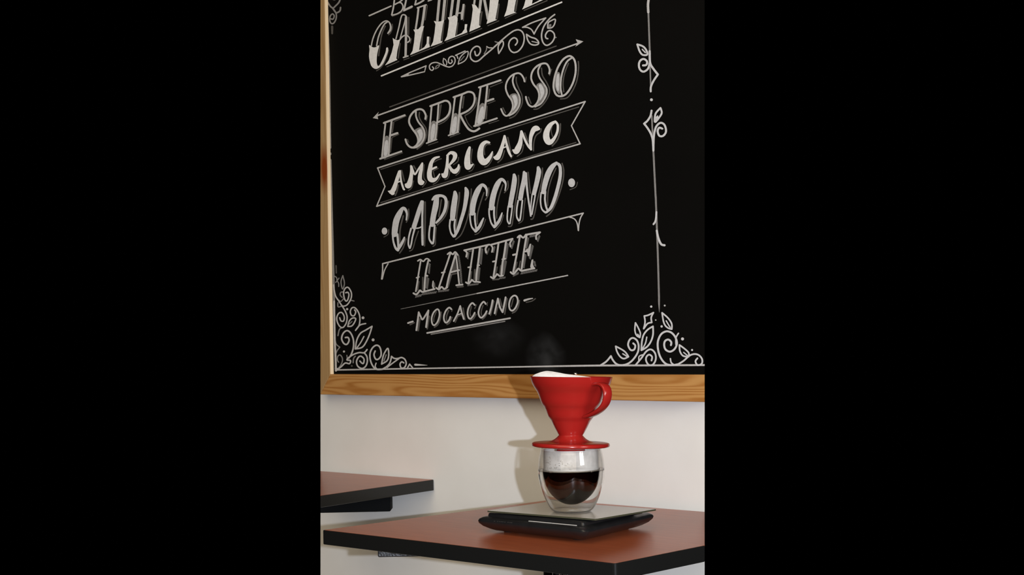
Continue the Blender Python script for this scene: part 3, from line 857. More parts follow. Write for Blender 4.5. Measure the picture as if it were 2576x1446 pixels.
draw('chalk_word', 'brush lettered word CAPUCCINO between two dots', [
    ('H', 'dot', SF, [(132, 770, 54, 68)]), ('H', 16, DM, [(212, 740), (200, 830), (120, 885)]),
    ('H', 60, SF, [(548, 555, 26), (560, 440, 38), (530, 355, 55), (480, 335, 60), (420, 430, 100), (362, 560, 118), (335, 700, 116), (322, 830, 108)]),
    ('H', 34, SF, [(290, 860), (302, 970), (342, 1090, 44), (388, 1132, 56)]), ('H', 40, SF, [(378, 830), (388, 950), (400, 1085)]), ('H', 55, SF, [(388, 1122, 56), (442, 1040, 56), (490, 950, 48), (512, 892, 30)]),
    ('H', 24, DM, [(592, 350), (592, 500), (550, 600)]), ('H', 26, DM, [(542, 920), (492, 1080), (422, 1190)]), ('H', 30, DM, [(490, 480), (430, 740), (425, 1000)]),
    ('H', 60, SF, [(842, 205, 50), (800, 350, 80), (752, 510, 86), (695, 690, 88)]), ('H', 30, SF, [(640, 720, 34), (598, 880), (588, 1020), (615, 1098)]), ('H', 30, SF, [(708, 730, 36), (668, 880), (645, 1010), (622, 1095)]),
    ('H', 46, SF, [(862, 205, 46), (855, 500, 38), (856, 850, 44), (860, 1030, 40)]), ('H', 24, SF, [(715, 718), (790, 710), (848, 682)]),
    ('H', 32, DM, [(908, 215), (908, 600), (895, 1050)]), ('H', 20, DM, [(782, 770), (722, 940), (672, 1110), (612, 1152)]),
    ('H', 90, SF, [(1130, 125, 90), (1112, 280, 112), (1070, 470, 102), (1045, 640, 100)]), ('H', 32, SF, [(1002, 670), (985, 820), (992, 930), (1040, 1003, 44)]), ('H', 34, SF, [(1092, 660), (1080, 830), (1070, 960), (1058, 1010)]),
    ('H', 50, SF, [(1045, 170, 34), (1110, 115, 70), (1210, 92, 52), (1290, 130, 55), (1312, 230, 60), (1282, 380, 58), (1212, 510, 50), (1120, 612, 36)]),
    ('H', 26, DM, [(1358, 200), (1345, 330), (1282, 500), (1142, 652)]), ('H', 22, DM, [(1122, 700), (1105, 900), (1105, 1020), (1060, 1062)]), ('H', 26, DM, [(1220, 170), (1172, 490)]),
    ('I', 60, SF, [(185, 482, 60), (192, 560, 96), (172, 700, 106), (152, 850, 106), (140, 985, 92)]), ('I', 32, SF, [(95, 1010), (85, 1140), (110, 1260), (160, 1330, 44)]), ('I', 34, SF, [(188, 1010), (175, 1130), (190, 1262)]),
    ('I', 60, SF, [(390, 402, 44), (412, 480, 86), (395, 640, 80), (362, 820, 70), (302, 1020, 64), (242, 1200, 60), (180, 1322, 50)]),
    ('I', 22, DM, [(500, 420), (480, 700), (420, 1000), (312, 1280), (200, 1386)]), ('I', 30, DM, [(272, 490), (262, 650), (222, 900), (210, 1180)]),
    ('I', 60, SF, [(790, 550, 22), (795, 440, 40), (760, 370, 55), (700, 345, 60), (630, 440, 102), (570, 580, 106), (530, 740, 106), (518, 880, 100)]), ('I', 30, SF, [(475, 900), (480, 1020), (510, 1150), (582, 1230, 46)]), ('I', 34, SF, [(568, 890), (570, 1020), (592, 1180)]), ('I', 60, SF, [(580, 1226, 58), (650, 1150, 60), (700, 1050, 46), (732, 980, 26)]),
    ('I', 24, DM, [(832, 400), (825, 530), (768, 630)]), ('I', 18, DM, [(772, 1000), (722, 1140), (642, 1260), (570, 1292)]), ('I', 24, DM, [(742, 490), (655, 750), (612, 950), (620, 1092)]),
    ('I', 60, SF, [(1145, 448, 22), (1160, 340, 34), (1130, 270, 50), (1070, 238, 62), (1000, 330, 98), (940, 480, 102), (902, 640, 106), (885, 780, 100)]), ('I', 30, SF, [(840, 800), (845, 930), (880, 1070), (940, 1150, 46)]), ('I', 36, SF, [(938, 770), (935, 920), (960, 1100)]), ('I', 60, SF, [(945, 1140, 58), (1020, 1050, 56), (1065, 950, 42), (1088, 880, 24)]),
    ('I', 22, DM, [(1198, 270), (1202, 400), (1132, 492)]), ('I', 18, DM, [(1117, 920), (1062, 1080), (952, 1212)]), ('I', 22, DM, [(1102, 340), (1032, 560), (988, 800), (985, 980)]),
    ('I', 60, SF, [(1320, 152, 58), (1327, 240, 92), (1302, 420, 96), (1268, 600, 92), (1245, 735, 88)]), ('I', 28, SF, [(1207, 750), (1190, 900), (1190, 1020), (1220, 1086)]), ('I', 28, SF, [(1285, 740), (1270, 880), (1252, 1000), (1240, 1082)]),
    ('I', 24, DM, [(1402, 160), (1402, 330), (1342, 700), (1302, 960), (1272, 1120), (1210, 1136)]),
    ('I', 60, SF, [(1510, 98, 48), (1507, 250, 82), (1472, 420, 88), (1440, 600, 88)]), ('I', 30, SF, [(1397, 640), (1370, 800), (1370, 950), (1410, 1026, 38)]), ('I', 30, SF, [(1478, 640), (1460, 800), (1442, 950), (1430, 1018)]), ('I', 36, SF, [(1545, 120, 44), (1560, 350, 42), (1590, 600, 34), (1620, 800, 34), (1638, 938, 30)]),
    ('I', 60, SF, [(1780, 12, 56), (1792, 100, 92), (1752, 300, 88), (1702, 500, 82)]), ('I', 24, SF, [(1665, 520), (1645, 700), (1635, 900)]), ('I', 28, SF, [(1725, 530), (1692, 720), (1660, 905)]),
    ('I', 24, DM, [(1587, 100), (1632, 500)]), ('I', 20, DM, [(1532, 600), (1502, 850), (1482, 1020), (1410, 1076)]), ('I', 24, DM, [(1862, 20), (1850, 250), (1762, 650), (1692, 960), (1642, 1000)]),
    ('J', 60, SF, [(1140, 152, 56), (1060, 222, 92), (990, 340, 108), (940, 480, 104), (910, 600, 98), (890, 705, 88)]), ('J', 28, SF, [(847, 720), (835, 880), (860, 1030), (930, 1100, 38)]), ('J', 36, SF, [(928, 700), (920, 850), (940, 980), (972, 1062)]), ('J', 60, SF, [(1130, 152, 46), (1195, 190, 58), (1217, 300, 60), (1205, 450, 64), (1160, 650, 66), (1100, 850, 66), (1032, 1010, 58), (950, 1092, 44)]),
    ('J', 26, DM, [(1248, 160), (1280, 300), (1262, 500), (1192, 750), (1092, 1000), (1020, 1112), (950, 1172)]), ('J', 22, DM, [(1132, 250), (1035, 480), (978, 720), (972, 970)]),
    ('J', 'dot', SF, [(1430, 530, 67, 84)]), ('J', 16, DM, [(1542, 520), (1512, 610), (1400, 662)]),
])

draw('chalk_rule', 'chalk rule with turned down pointed corners above LATTE', [
    ('X', 3.6, LN, [(963, 663), (1200, 603.2), (1467.2, 536)]),
    ('K', 26, LN, [(172, 556), (170, 700), (152, 850)]), ('K', 22, LN, [(275, 558), (210, 680), (165, 850)]), ('K', 0, LN, [(160, 740), (192, 740), (170, 855), (142, 855)]),
    ('J', 24, LN, [(1655, 1110), (1602, 1200), (1572, 1320), (1562, 1446)]), ('J', 22, LN, [(1390, 1188), (1480, 1220), (1535, 1300), (1556, 1440)]),
])
draw('chalk_rule', 'thin chalk rule fading at its left end below LATTE', [
    ('X', 2.6, MD, [(1200, 738), (1008.5, 777, 1.2)]), ('X', 3.0, LN, [(1200, 738), (1428, 692.6)]), ])

draw('chalk_word', 'outlined western style word LATTE with hatched shading', [
    # L
    ('K', 28, LN, [(845, 503), (895, 478), (950, 512), (1000, 465), (1045, 468), (1078, 503)]), ('K', 30, LN, [(900, 510), (868, 700), (838, 900), (808, 1085)]), ('K', 34, LN, [(1045, 503), (1012, 650), (985, 830), (970, 1065)]),
    ('K', 28, LN, [(820, 827), (868, 810)]), ('K', 32, LN, [(998, 780), (1030, 790)]), ('K', 34, LN, [(762, 1122), (815, 1145), (862, 1100), (888, 1068), (930, 1095), (1000, 1082), (1165, 1042)]), ('K', 0, MD, [(1130, 885), (1150, 890), (1165, 1040), (1130, 1040), (1115, 980)]), ('K', 22, LN, [(1160, 1040), (1130, 985), (1138, 892)]),
    ('K', 34, DM, [(1075, 560), (1058, 740)], 'h'), ('K', 60, DM, [(1040, 830), (1012, 1030)], 'h'), ('K', 40, DM, [(1152, 920), (1165, 1000)], 'h'), ('K', 46, DM, [(805, 1185), (920, 1160)], 'h'), ('K', 42, DM, [(930, 1140), (1210, 1100)], 'h'), ('K', 26, DM, [(865, 900), (842, 1060)]), ('K', 26, DM, [(940, 820), (938, 1050)]),
    # A
    ('K', 30, LN, [(1415, 375), (1468, 340), (1515, 378), (1560, 332), (1612, 390)]), ('K', 32, LN, [(1465, 370), (1402, 560), (1332, 760), (1248, 1015)]), ('K', 34, LN, [(1570, 372), (1502, 600), (1442, 800), (1395, 1012)]), ('K', 30, LN, [(1575, 400), (1602, 600), (1622, 800), (1640, 960)]),
    ('K', 32, LN, [(1462, 724), (1635, 680)]), ('K', 28, LN, [(1302, 730), (1362, 715)]), ('K', 32, LN, [(1198, 1020), (1250, 1048), (1300, 1000), (1350, 1040), (1412, 1005)]), ('K', 32, LN, [(1582, 970), (1640, 962), (1702, 955)]),
    ('K', 38, DM, [(1622, 400), (1660, 650), (1682, 930)], 'h'), ('K', 40, DM, [(1482, 770), (1422, 990)], 'h'), ('K', 28, DM, [(1490, 762), (1592, 740)]), ('K', 0, DM, [(1555, 470), (1590, 680), (1480, 705)]), ('K', 40, DM, [(1240, 1085), (1450, 1062)], 'h'), ('K', 30, DM, [(1602, 1005), (1712, 992)]),
    # T
    ('L', 34, LN, [(60, 530), (540, 420)]), ('L', 32, LN, [(65, 530), (110, 572), (98, 650)]), ('L', 36, LN, [(500, 440), (468, 500), (480, 572)]), ('L', 32, LN, [(230, 520), (192, 780), (162, 980), (140, 1140)]), ('L', 36, LN, [(360, 480), (322, 800), (297, 960), (288, 1105)]),
    ('L', 28, LN, [(135, 856), (190, 846)]), ('L', 32, LN, [(312, 820), (345, 815)]), ('L', 32, LN, [(92, 1142), (140, 1166), (180, 1130), (205, 1095), (250, 1130), (310, 1130), (362, 1140)]),
    ('L', 44, DM, [(402, 500), (372, 790)], 'h'), ('L', 52, DM, [(348, 860), (322, 1110)], 'h'), ('L', 34, DM, [(142, 580), (122, 690)], 'h'), ('L', 30, DM, [(532, 500), (495, 600)]), ('L', 34, DM, [(130, 1197), (335, 1172)], 'h'), ('L', 24, DM, [(150, 552), (205, 540)]), ('L', 26, DM, [(195, 940), (182, 1080)]), ('L', 30, DM, [(262, 900), (252, 1085)]),
    # T
    ('L', 34, LN, [(565, 425), (985, 308)]), ('L', 30, LN, [(568, 428), (602, 480), (590, 560)]), ('L', 32, LN, [(978, 322), (937, 390), (945, 455)]), ('L', 34, LN, [(715, 400), (682, 640), (652, 830), (620, 1032)]), ('L', 36, LN, [(860, 360), (822, 620), (792, 780), (770, 1005)]),
    ('L', 30, LN, [(608, 746), (662, 735)]), ('L', 34, LN, [(792, 702), (842, 690)]), ('L', 32, LN, [(568, 1038), (620, 1066), (668, 1010), (690, 985), (740, 1020), (802, 1010)]),
    ('L', 50, DM, [(892, 400), (852, 690)], 'h'), ('L', 56, DM, [(852, 730), (805, 990)], 'h'), ('L', 40, DM, [(1010, 350), (962, 490)], 'h'), ('L', 34, DM, [(642, 460), (612, 580)], 'h'), ('L', 30, DM, [(610, 1092), (720, 1082)]), ('L', 34, DM, [(735, 1065), (842, 1050)], 'h'), ('L', 26, DM, [(690, 850), (662, 980)]), ('L', 26, DM, [(762, 820), (742, 975)]),
    # E
    ('L', 34, LN, [(1082, 282), (1130, 246), (1190, 288), (1240, 228)]), ('L', 36, LN, [(1240, 232), (1400, 202), (1512, 184)]), ('L', 34, LN, [(1500, 195), (1440, 240), (1438, 312)]), ('L', 34, LN, [(1122, 280), (1062, 620), (998, 940)]), ('L', 34, LN, [(1252, 250), (1202, 550), (1158, 885)]),
    ('L', 36, LN, [(995, 617), (1068, 600)]), ('L', 30, LN, [(1202, 552), (1292, 548)]), ('L', 0, LN, [(1315, 405), (1342, 403), (1327, 520), (1302, 640), (1278, 640), (1262, 560), (1232, 520), (1285, 490)]),
    ('L', 34, LN, [(948, 948), (1000, 980), (1060, 920), (1098, 880), (1150, 920), (1220, 910), (1402, 872)]), ('L', 0, LN, [(1350, 710), (1382, 700), (1377, 800), (1407, 872), (1340, 882), (1323, 840)]),
    ('L', 46, DM, [(1282, 290), (1242, 500)], 'h'), ('L', 46, DM, [(1232, 610), (1192, 870)], 'h'), ('L', 44, DM, [(1320, 262), (1410, 246)], 'h'), ('L', 40, DM, [(1502, 250), (1460, 360)], 'h'), ('L', 44, DM, [(1372, 440), (1312, 690)], 'h'), ('L', 36, DM, [(1402, 740), (1420, 830)], 'h'), ('L', 42, DM, [(1000, 1012), (1110, 960)], 'h'), ('L', 40, DM, [(1150, 970), (1460, 910)], 'h'),
    ('L', 26, DM, [(1068, 760), (1030, 930)]), ('L', 26, DM, [(1135, 740), (1110, 880)]),
])

draw('chalk_word', 'small italic word MOCACCINO between two dashes', [
    ('M', 34, LN, [(125, 1008), (215, 978)]), ('M', 26, DM, [(165, 1040), (245, 1000)]),
    ('M', 34, LN, [(285, 1145), (310, 960), (330, 805)]), ('M', 32, LN, [(330, 800), (370, 890), (402, 940), (460, 860), (515, 768)]), ('M', 36, LN, [(515, 768), (490, 950), (472, 1085)]), ('M', 36, DM, [(318, 1150), (348, 930)]), ('M', 32, DM, [(492, 1115), (530, 880)]),
    ('M', 30, LN, [(678, 745), (612, 810), (577, 920), (590, 1020), (632, 1048), (692, 980), (727, 860), (717, 770)], 'c'), ('M', 28, DM, [(757, 800), (742, 930), (692, 1040), (632, 1086)]), ('M', 20, DM, [(665, 790), (622, 900), (618, 980)]),
    ('M', 32, LN, [(955, 742), (912, 712), (850, 772), (812, 880), (822, 970), (862, 1000), (912, 950), (935, 890)]), ('M', 24, DM, [(968, 900), (922, 1000), (870, 1036)]), ('M', 26, DM, [(900, 770), (862, 880), (865, 960)]), ('M', 18, DM, [(975, 750), (962, 785)]),
    ('M', 30, LN, [(1000, 970), (1072, 830), (1125, 682)]), ('M', 32, LN, [(1125, 682), (1152, 800), (1192, 930)]), ('M', 22, LN, [(1060, 856), (1152, 825)]), ('M', 26, DM, [(1180, 720), (1217, 945)]), ('M', 22, DM, [(1030, 992), (1080, 880)]), ('M', 16, DM, [(1080, 880), (1140, 860)]),
    ('M', 32, LN, [(1402, 662), (1352, 625), (1292, 700), (1265, 810), (1282, 900), (1322, 925), (1372, 870), (1402, 810)]), ('M', 20, DM, [(1432, 660), (1402, 730)]), ('M', 24, DM, [(1427, 840), (1382, 920), (1330, 956)]), ('M', 24, DM, [(1340, 690), (1312, 800), (1322, 870)]),
    ('M', 32, LN, [(1612, 642), (1572, 600), (1512, 670), (1475, 790), (1487, 870), (1532, 905), (1592, 850), (1632, 780)]), ('M', 18, DM, [(1645, 612), (1640, 675)]), ('M', 22, DM, [(1642, 820), (1592, 900), (1550, 936)]), ('M', 22, DM, [(1562, 670), (1525, 790), (1535, 860)]),
    ('M', 34, LN, [(1745, 572), (1720, 700), (1682, 830)]), ('M', 22, DM, [(1772, 590), (1705, 860)]),
    ('N', 32, LN, [(490, 822), (520, 680), (552, 540)]), ('N', 34, LN, [(552, 540), (590, 700), (642, 800)]), ('N', 34, LN, [(642, 800), (672, 660), (700, 515)]), ('N', 26, DM, [(728, 540), (682, 835)]), ('N', 22, DM, [(510, 855), (552, 700)]), ('N', 24, DM, [(590, 545), (630, 690)]),
    ('N', 32, LN, [(865, 482), (802, 530), (767, 640), (780, 740), (832, 770), (892, 710), (932, 600), (917, 510)], 'c'), ('N', 26, DM, [(965, 575), (942, 690), (892, 780), (830, 816)]), ('N', 22, DM, [(845, 540), (808, 690)]),
    ('N', 34, LN, [(1060, 576, 40), (1140, 550, 32), (1217, 535, 18)]), ('N', 20, DM, [(1095, 612), (1200, 588), (1270, 540)]),
    ('X', 4.2, LN, [(1074.5, 837.4), (1283, 800.2)]), ('X', 2.8, MD, [(1084.5, 840.6), (1270, 808)]),
])

draw('chalk_border', 'chalk line frame along the left and bottom of the board', [
    ('X', 4.4, MD, [(823, -4), (824.5, 60), (827.8, 160), (830.5, 330), (831.2, 372)]), ('X', 4.6, MD, [(831.4, 385.5), (831.4, 388)]),
    ('X', 4.8, MD, [(831.6, 402), (834, 500), (838.3, 660), (840.5, 760)]), ('X', 4.8, LN, [(840.5, 758), (842, 850), (844.2, 900), (845, 932)]),
    ('X', 3.6, LN, [(846, 930.3), (1080, 926.2), (1300, 922.6), (1500, 919.3, 4.6), (1640, 918.8, 4.6), (1790, 918, 4.6)]),
    ('P', 0, LN, [(165, 1180), (210, 1180), (255, 1205), (190, 1255)]),
])

draw('chalk_ornament', 'chalk scrolls and leaves in the lower left corner of the board', [
    ('O', 26, DM, [(345, 62), (350, 200)]), ('O', 20, MD, [(315, 262), (355, 290), (367, 350), (395, 400), (396, 460)]), ('O', 20, MD, [(402, 300), (340, 382)]),
    ('O', 22, MD, [(475, 252), (440, 370), (470, 510), (506, 400), (475, 252)]),
    ('O', 26, LN, [(530, 580), (572, 572), (592, 620), (572, 708), (540, 740), (505, 690), (490, 570), (528, 490), (580, 480), (632, 560), (642, 640), (620, 720), (560, 808), (500, 835), (458, 825), (400, 740), (340, 650), (312, 540), (300, 430)]),
    ('O', 22, MD, [(492, 568), (440, 570), (424, 620), (462, 670)]), ('O', 20, MD, [(492, 690), (440, 745), (400, 722)]), ('O', 20, MD, [(620, 722), (690, 738)]), ('O', 22, MD, [(382, 770), (385, 850), (460, 832)]),
    ('O', 26, LN, [(458, 828), (520, 930), (557, 1040), (540, 1160), (480, 1243), (420, 1228), (370, 1140), (360, 1050), (400, 970), (460, 963), (502, 1040), (490, 1118), (440, 1118), (415, 1060)]),
    ('O', 24, MD, [(480, 1243), (412, 1280), (382, 1400)]), ('O', 'dot', LN, [(558, 893, 22), (862, 1060, 27)]),
    ('O', 26, LN, [(700, 908), (722, 950), (692, 1018), (640, 1010), (618, 940), (650, 870), (710, 870), (772, 950), (802, 1060), (787, 1200), (718, 1300)]),
    ('O', 26, LN, [(570, 1225), (600, 1120), (660, 1065), (722, 1075), (692, 1160), (640, 1218), (570, 1225)]), ('O', 26, LN, [(718, 1300), (802, 1200), (912, 1170)]),
    ('O', 18, MD, [(600, 1180), (650, 1130)]),
    ('P', 30, LN, [(372, 600), (425, 600), (442, 660), (400, 730), (340, 710), (300, 620), (330, 520), (400, 468), (470, 510), (522, 630), (527, 780), (490, 910), (440, 992)]),
    ('P', 28, LN, [(562, 818), (590, 650), (660, 520), (760, 458), (882, 385)]), ('P', 28, LN, [(882, 385), (842, 520), (772, 680), (690, 788), (562, 818)]), ('P', 24, LN, [(590, 800), (662, 700), (727, 580)]),
    ('P', 'dot', LN, [(902, 645, 28), (345, 868, 20)]), ('P', 22, MD, [(172, 640), (200, 730), (265, 785)]), ('P', 22, MD, [(265, 785), (215, 850), (192, 905)]),
    ('P', 22, MD, [(242, 1072), (220, 1030), (227, 960), (270, 933), (312, 990), (312, 1060), (270, 1150), (200, 1222)]),
    ('P', 28, LN, [(210, 1222), (300, 1150), (370, 1088), (450, 1100), (470, 1040), (402, 1030), (440, 980), (540, 918), (640, 888), (730, 890), (788, 830)]),
    ('P', 28, LN, [(730, 890), (782, 960), (792, 1060), (760, 1150), (690, 1192), (610, 1150), (585, 1060), (620, 980), (670, 958), (727, 1010), (720, 1090), (690, 1092), (650, 1050)]),
    ('P', 24, MD, [(520, 1082), (530, 1000), (562, 958)]), ('P', 20, MD, [(400, 940), (412, 1020)]), ('P', 'dot', DM, [(495, 1143, 18)]),
    ('P', 30, LN, [(942, 858), (920, 930), (950, 1010), (1000, 1015), (1052, 950), (1052, 850), (1020, 770), (960, 748), (890, 800), (845, 900), (850, 1030), (900, 1150), (970, 1208), (1080, 1208)]),
    ('P', 24, LN, [(960, 1090), (943, 1150), (970, 1200)]), ('P', 28, LN, [(1065, 1108), (1095, 960), (1135, 870), (1187, 808), (1202, 930), (1172, 1040), (1065, 1108)]), ('P', 22, MD, [(1110, 1050), (1152, 930)]),
    ('P', 28, LN, [(1080, 1205), (1170, 1150), (1230, 1070), (1255, 960)]), ('P', 28, LN, [(1255, 960), (1310, 1000), (1380, 1000), (1450, 983), (1512, 1020), (1537, 1100), (1500, 1175), (1440, 1180), (1418, 1110), (1450, 1065), (1490, 1085)]), ('P', 26, LN, [(1170, 1172), (1290, 1080), (1402, 1000)]),
    ('P', 26, LN, [(1562, 1180), (1602, 1110)]), ('P', 26, LN, [(1602, 1110), (1662, 1182)]), ('P', 40, LN, [(1708, 1120, 40), (1800, 1124, 30), (1940, 1130, 6)]),
])

draw('chalk_ornament', 'end of a chalk scroll in the upper left corner of the board', [
    ('U', 34, MD, [(190, 20), (265, 135), (322, 170), (372, 130), (440, 60), (475, -10)]), ('U', 34, MD, [(310, 170), (380, 268), (412, 270), (470, 230), (482, 160)]),
    ('U', 30, MD, [(330, 190), (388, 290), (387, 400), (342, 488), (290, 505), (255, 450), (260, 350), (310, 298), (347, 340), (322, 408), (270, 402)]), ('U', 50, DM, [(303, 570), (303, 715, 40)]), ('U', 18, DM, [(325, 0), (365, 4)]),
])

draw('chalk_ornament', 'chalk side line with sprig, arrow and dot, right of the words', [
    ('R', 34, LN, [(398, -6), (390, 70), (394, 170)]), ('R', 24, MD, [(395, 160), (415, 725)]), ('R', 30, SF, [(413, 715), (420, 880), (468, 965), (528, 1042)]), ('R', 28, SF, [(528, 1042), (468, 1130), (432, 1210), (428, 1278)]), ('R', 20, MD, [(418, 900), (428, 1210)]),
    ('R', 28, SF, [(320, 915), (365, 908), (377, 860), (330, 825), (280, 850), (262, 910), (280, 975), (330, 1002), (390, 960), (414, 880)]), ('R', 26, SF, [(240, 620), (270, 710), (312, 765), (377, 765), (370, 710), (322, 650), (240, 620)]), ('R', 18, SF, [(310, 690), (352, 735)]), ('R', 'dot', SF, [(438, 1395, 20)]),
    ('S', 28, SF, [(440, 268), (425, 340), (382, 410), (335, 450)]), ('S', 28, SF, [(335, 450), (382, 510), (430, 592), (456, 680), (465, 828)]), ('S', 22, MD, [(442, 340), (455, 610)]),
    ('S', 28, SF, [(590, 520), (545, 508), (525, 560), (550, 620), (602, 620), (642, 560), (622, 470), (570, 438), (520, 470), (490, 530), (471, 640), (465, 828)]), ('S', 26, SF, [(565, 230), (502, 300), (485, 370), (490, 427), (542, 370), (582, 300), (565, 230)]), ('S', 0, SF, [(490, 420), (495, 360), (530, 330), (535, 370)]),
    ('S', 26, MD, [(465, 825), (497, 1480)]), ('T', 26, MD, [(498, -30), (515, 430), (531, 900), (544, 1392)]), ('T', 26, SF, [(508, 185), (502, 270), (490, 320), (467, 355)]), ('T', 30, SF, [(513, 445), (532, 540), (572, 632), (622, 650)]),
    ('Q', 34, MD, [(1112, 10, 33), (1114, 110, 28), (1119, 250, 6)]),
])

draw('chalk_ornament', 'large chalk scrolls and leaves standing on the bottom line at right', [
    ('Q', 'dot', SF, [(975, 148, 20), (1160, 500, 21), (1530, 722, 27), (1700, 918, 18)]), ('Q', 'dot', LN, [(1215, 130, 16), (1055, 387, 13)]),
    ('Q', 28, SF, [(1015, 255), (920, 300), (852, 315)]), ('Q', 28, SF, [(852, 315), (866, 420), (842, 540)]), ('Q', 28, SF, [(842, 540), (910, 450), (985, 430)]), ('Q', 28, SF, [(985, 430), (975, 340), (1015, 255)]),
    ('Q', 28, SF, [(1168, 258), (1190, 400), (1222, 480), (1280, 532), (1340, 548)]), ('Q', 28, SF, [(1340, 548), (1337, 450), (1272, 350), (1168, 258)]), ('Q', 22, SF, [(1240, 400), (1312, 520)]),
    ('Q', 26, SF, [(695, 435), (685, 570), (715, 660), (772, 697)]), ('Q', 26, SF, [(772, 697), (782, 620), (742, 520), (695, 435)]), ('Q', 24, SF, [(735, 640), (762, 682)]),
    ('Q', 30, SF, [(800, 922), (810, 770), (840, 650), (910, 560), (1006, 498)]), ('Q', 30, SF, [(1006, 498), (1006, 650), (962, 780), (890, 870), (800, 922)]), ('Q', 24, SF, [(815, 902), (872, 800), (896, 690)]),
    ('Q', 32, SF, [(655, 800), (692, 840), (672, 910), (610, 917), (565, 830), (590, 740), (650, 704), (722, 750), (752, 850), (732, 970), (642, 1100), (540, 1170), (430, 1187), (350, 1160), (290, 1090), (260, 1025)]), ('Q', 32, SF, [(260, 1025), (180, 1120), (80, 1187)]),
    ('Q', 28, SF, [(345, 852), (365, 940), (420, 1032), (490, 1072), (572, 1037)]), ('Q', 28, SF, [(572, 1037), (520, 960), (450, 908), (345, 852)]), ('Q', 22, SF, [(470, 985), (542, 1030)]),
    ('Q', 30, SF, [(980, 1105), (990, 1040), (940, 1000), (890, 1040), (885, 1110), (930, 1180), (1000, 1180), (1052, 1100), (1052, 1000), (1010, 930), (950, 908), (880, 950), (802, 1060), (700, 1182)]), ('Q', 22, SF, [(755, 1112), (762, 1030), (842, 998)]),
    ('Q', 34, SF, [(1325, 832), (1330, 780), (1280, 733), (1220, 760), (1205, 830), (1230, 910), (1310, 947), (1390, 900), (1432, 800), (1402, 690), (1332, 610), (1240, 588), (1150, 640), (1095, 760), (1095, 900), (1140, 1050), (1230, 1160), (1340, 1187), (1450, 1172)]),
    ('Q', 26, SF, [(1415, 822), (1415, 700), (1458, 622)]), ('Q', 26, SF, [(1315, 1072), (1330, 1140), (1380, 1182)]),
    ('Q', 28, SF, [(1475, 828), (1485, 940), (1540, 1022), (1640, 1037)]), ('Q', 28, SF, [(1640, 1037), (1640, 970), (1572, 900), (1475, 828)]), ('Q', 20, SF, [(1550, 960), (1622, 1020)]),
    ('Q', 30, SF, [(1450, 1172), (1550, 1110), (1652, 1020), (1740, 990), (1820, 1010), (1877, 1080), (1872, 1160), (1800, 1187), (1760, 1120), (1795, 1065)]),
])
# small bolt head on the bottom rail behind the dripper
p = on_y(1444.5, 940.5, FRAME_Y)
bm = bmesh.new()
lathe(bm, [(0, 0.004), (0.0026, 0.0036), (0.0036, 0.002), (0.0038, 0.0), (0, 0.0)], (p.x, p.y + 0.003, p.z - 0.0015), 20)
nail = link('bolt', bm, M_CHROME, None, True)
tag(nail, 'tiny pale metal bolt standing on the bottom frame of the blackboard, above the red dripper', 'bolt')

# ------------------------------------------------------------------ tables
TZ = 0.75


def rounded(poly, r=0.004, n=3):
    out = []
    m = len(poly)
    for i in range(m):
        a, b, c = Vector(poly[i - 1]), Vector(poly[i]), Vector(poly[(i + 1) % m])
        u, v = (a - b).normalized(), (c - b).normalized()
        p0, p1 = b + u * r, b + v * r
        for k in range(n + 1):
            t = k / n
            out.append(tuple((p0 * (1 - t) ** 2 + b * 2 * t * (1 - t) + p1 * t * t)))
    return out


def inset(poly, d):
    m = len(poly)
    c = sum((Vector(p) for p in poly), Vector((0, 0))) / m
    out = []
    for p in poly:
        v = Vector(p) - c
        out.append(tuple(c + v * (1 - d / v.length)))
    return out


